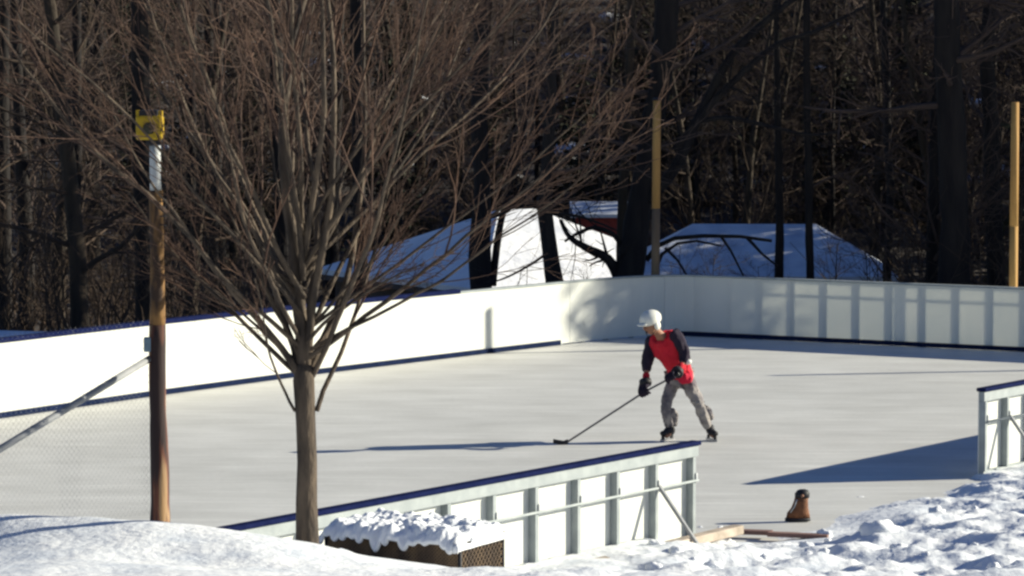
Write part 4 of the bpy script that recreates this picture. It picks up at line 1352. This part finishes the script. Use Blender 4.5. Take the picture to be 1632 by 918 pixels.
# make the shaft run through both hands
sh0 = J['hal'] - sd * .14; 
stickroot = empty('hockey_stick', s_low, 'dark hockey stick slanting down to the ice, held in the black gloves of the player', 'hockey stick')
x_, y_ = ortho(sd)
def shaft_pt(t): return J['hal'].lerp(J['har'], t)
p_top = J['hal'] + (J['hal'] - J['har']).normalized() * .13
p_mid = J['har']
mb = MB()
mb.tube([p_top, J['hal'], p_mid, s_low], [.015, .014, .014, .013], 8); mb.build('shaft', M['stick'], stickroot)
mb = MB(); e = S(884, 703, -.42); e.z = .045
mid = s_low + Vector((-.04, -.01, -.012))
bl_ = [(s_low + Vector((.02, 0, .01)), .034), (mid, .036), (mid.lerp(e, .5) + Vector((0, 0, -.006)), .038), (e + Vector((-.02, 0, .004)), .03)]
n0 = len(mb.v)
for p_, hh_ in bl_:
    for dy_, dz_ in ((-.007, -hh_), (.007, -hh_), (.007, hh_), (-.007, hh_)):
        mb.v.append((p_.x, p_.y + dy_, max(.003, p_.z + dz_)))
for i in range(len(bl_) - 1):
    for j in range(4):
        a_ = n0 + i * 4 + j; b_ = n0 + i * 4 + (j + 1) % 4
        mb.f.append((a_, b_, b_ + 4, a_ + 4)); mb.sm.append(False)
mb.f.append((n0, n0 + 3, n0 + 2, n0 + 1)); mb.sm.append(False); k_ = n0 + 4 * (len(bl_) - 1); mb.f.append((k_, k_ + 1, k_ + 2, k_ + 3)); mb.sm.append(False)
mb.build('blade', M['dark'], stickroot)
mb = MB(); mb.tube([p_top, p_top.lerp(J['hal'], .4)], .021, 8); mb.build('grip_tape', M['dark'], stickroot)
# gloves: padded palm, cuff, five fingers wrapped round the shaft
def glove(hand, wrist, axis_dir, name='glove'):
    ax = axis_dir.normalized()
    to = (hand - wrist); to = (to - ax * to.dot(ax)); to = to.normalized() if to.length > 1e-3 else ortho(ax)[0]
    n = ax.cross(to).normalized()
    palm = hand - to * .045
    j = [(wrist - to * .01, .066), (wrist.lerp(palm, .5), .058), (palm, (.068, .052))]; e_ = [(0, 1), (1, 2)]
    for k in range(4):
        off = ax * (-.05 + .033 * k); rr = .019 - (.002 if k in (0, 3) else 0)
        L_ = (1.0, 1.12, 1.08, .88)[k]
        base_ = palm + off * .9 + to * .015 + n * .035
        a1 = hand + off + n * .045 * L_ + to * .005; a2 = hand + off + to * .042 * L_ + n * .018; a3 = hand + off + to * .035 - n * .022
        i0 = len(j); j += [(base_, rr), (a1, rr), (a2, rr * .95), (a3, rr * .85)]
        e_ += [(2, i0), (i0, i0 + 1), (i0 + 1, i0 + 2), (i0 + 2, i0 + 3)]
    i0 = len(j)
    j += [(palm + ax * .055 - n * .02, .021), (hand + ax * .065 - n * .038, .020), (hand + ax * .05 + to * .02 - n * .036, .017)]
    e_ += [(2, i0), (i0, i0 + 1), (i0 + 1, i0 + 2)]
    j = [(hand + (q_[0] - hand) * 1.25, tuple(r_ * 1.25 for r_ in q_[1]) if hasattr(q_[1], '__len__') else q_[1] * 1.25) for q_ in j]
    g_ = skin_mesh(name, j, e_, M['black'], person, 2, 1)
    mb = MB(); mb.tube([wrist - to * .05, wrist, wrist + to * .03], [.080, .086, .074], 14); mb.build('glove_cuff', M['dark'], g_)
glove(J['har'], J['wrr'], J['har'] - J['hal'])
glove(J['hal'], J['wrl'], J['har'] - J['hal'])

# ------------------------------------------------------------------ light, world, camera
w = bpy.data.worlds.new('World'); sc.world = w; w.use_nodes = True
nt = w.node_tree; nt.nodes.clear()
bg = nt.nodes.new('ShaderNodeBackground'); ou = nt.nodes.new('ShaderNodeOutputWorld'); sky = nt.nodes.new('ShaderNodeTexSky')
sky.sky_type = 'NISHITA'; sky.sun_disc = False; sky.sun_elevation = R(20.5); sky.sun_rotation = math.atan2(SUN.x, SUN.y)
sky.air_density = 1.3; sky.dust_density = .3; sky.ozone_density = 3.0
bg.inputs['Strength'].default_value = .05
hs = nt.nodes.new('ShaderNodeHueSaturation'); hs.inputs['Saturation'].default_value = 1.25; hs.inputs['Hue'].default_value = .522
nt.links.new(sky.outputs[0], hs.inputs['Color']); nt.links.new(hs.outputs[0], bg.inputs[0]); nt.links.new(bg.outputs[0], ou.inputs[0])
sl = bpy.data.lights.new('sun', 'SUN'); sl.energy = 5.0; sl.angle = R(.5); sl.color = (1, .945, .77)
so = bpy.data.objects.new('sun', sl); COL.objects.link(so)
so.rotation_mode = 'QUATERNION'; so.rotation_quaternion = SUN.to_track_quat('Z', 'Y'); so.location = (30, 0, 30)

cd = bpy.data.cameras.new('camera'); cd.sensor_width = 36; cd.lens = F / W * 36; cd.clip_start = .5; cd.clip_end = 3000
co = bpy.data.objects.new('camera', cd); COL.objects.link(co)
co.location = (0, 0, CH); co.rotation_euler = (math.pi / 2 - TH, 0, 0)
cd.dof.use_dof = False
sc.camera = co
sc.view_settings.view_transform = 'Standard'; sc.view_settings.look = 'None'
sc.view_settings.exposure = .85; sc.view_settings.gamma = 1
try:
    sc.cycles.filter_width = 2.6
    sc.cycles.max_bounces = 6
except Exception: pass
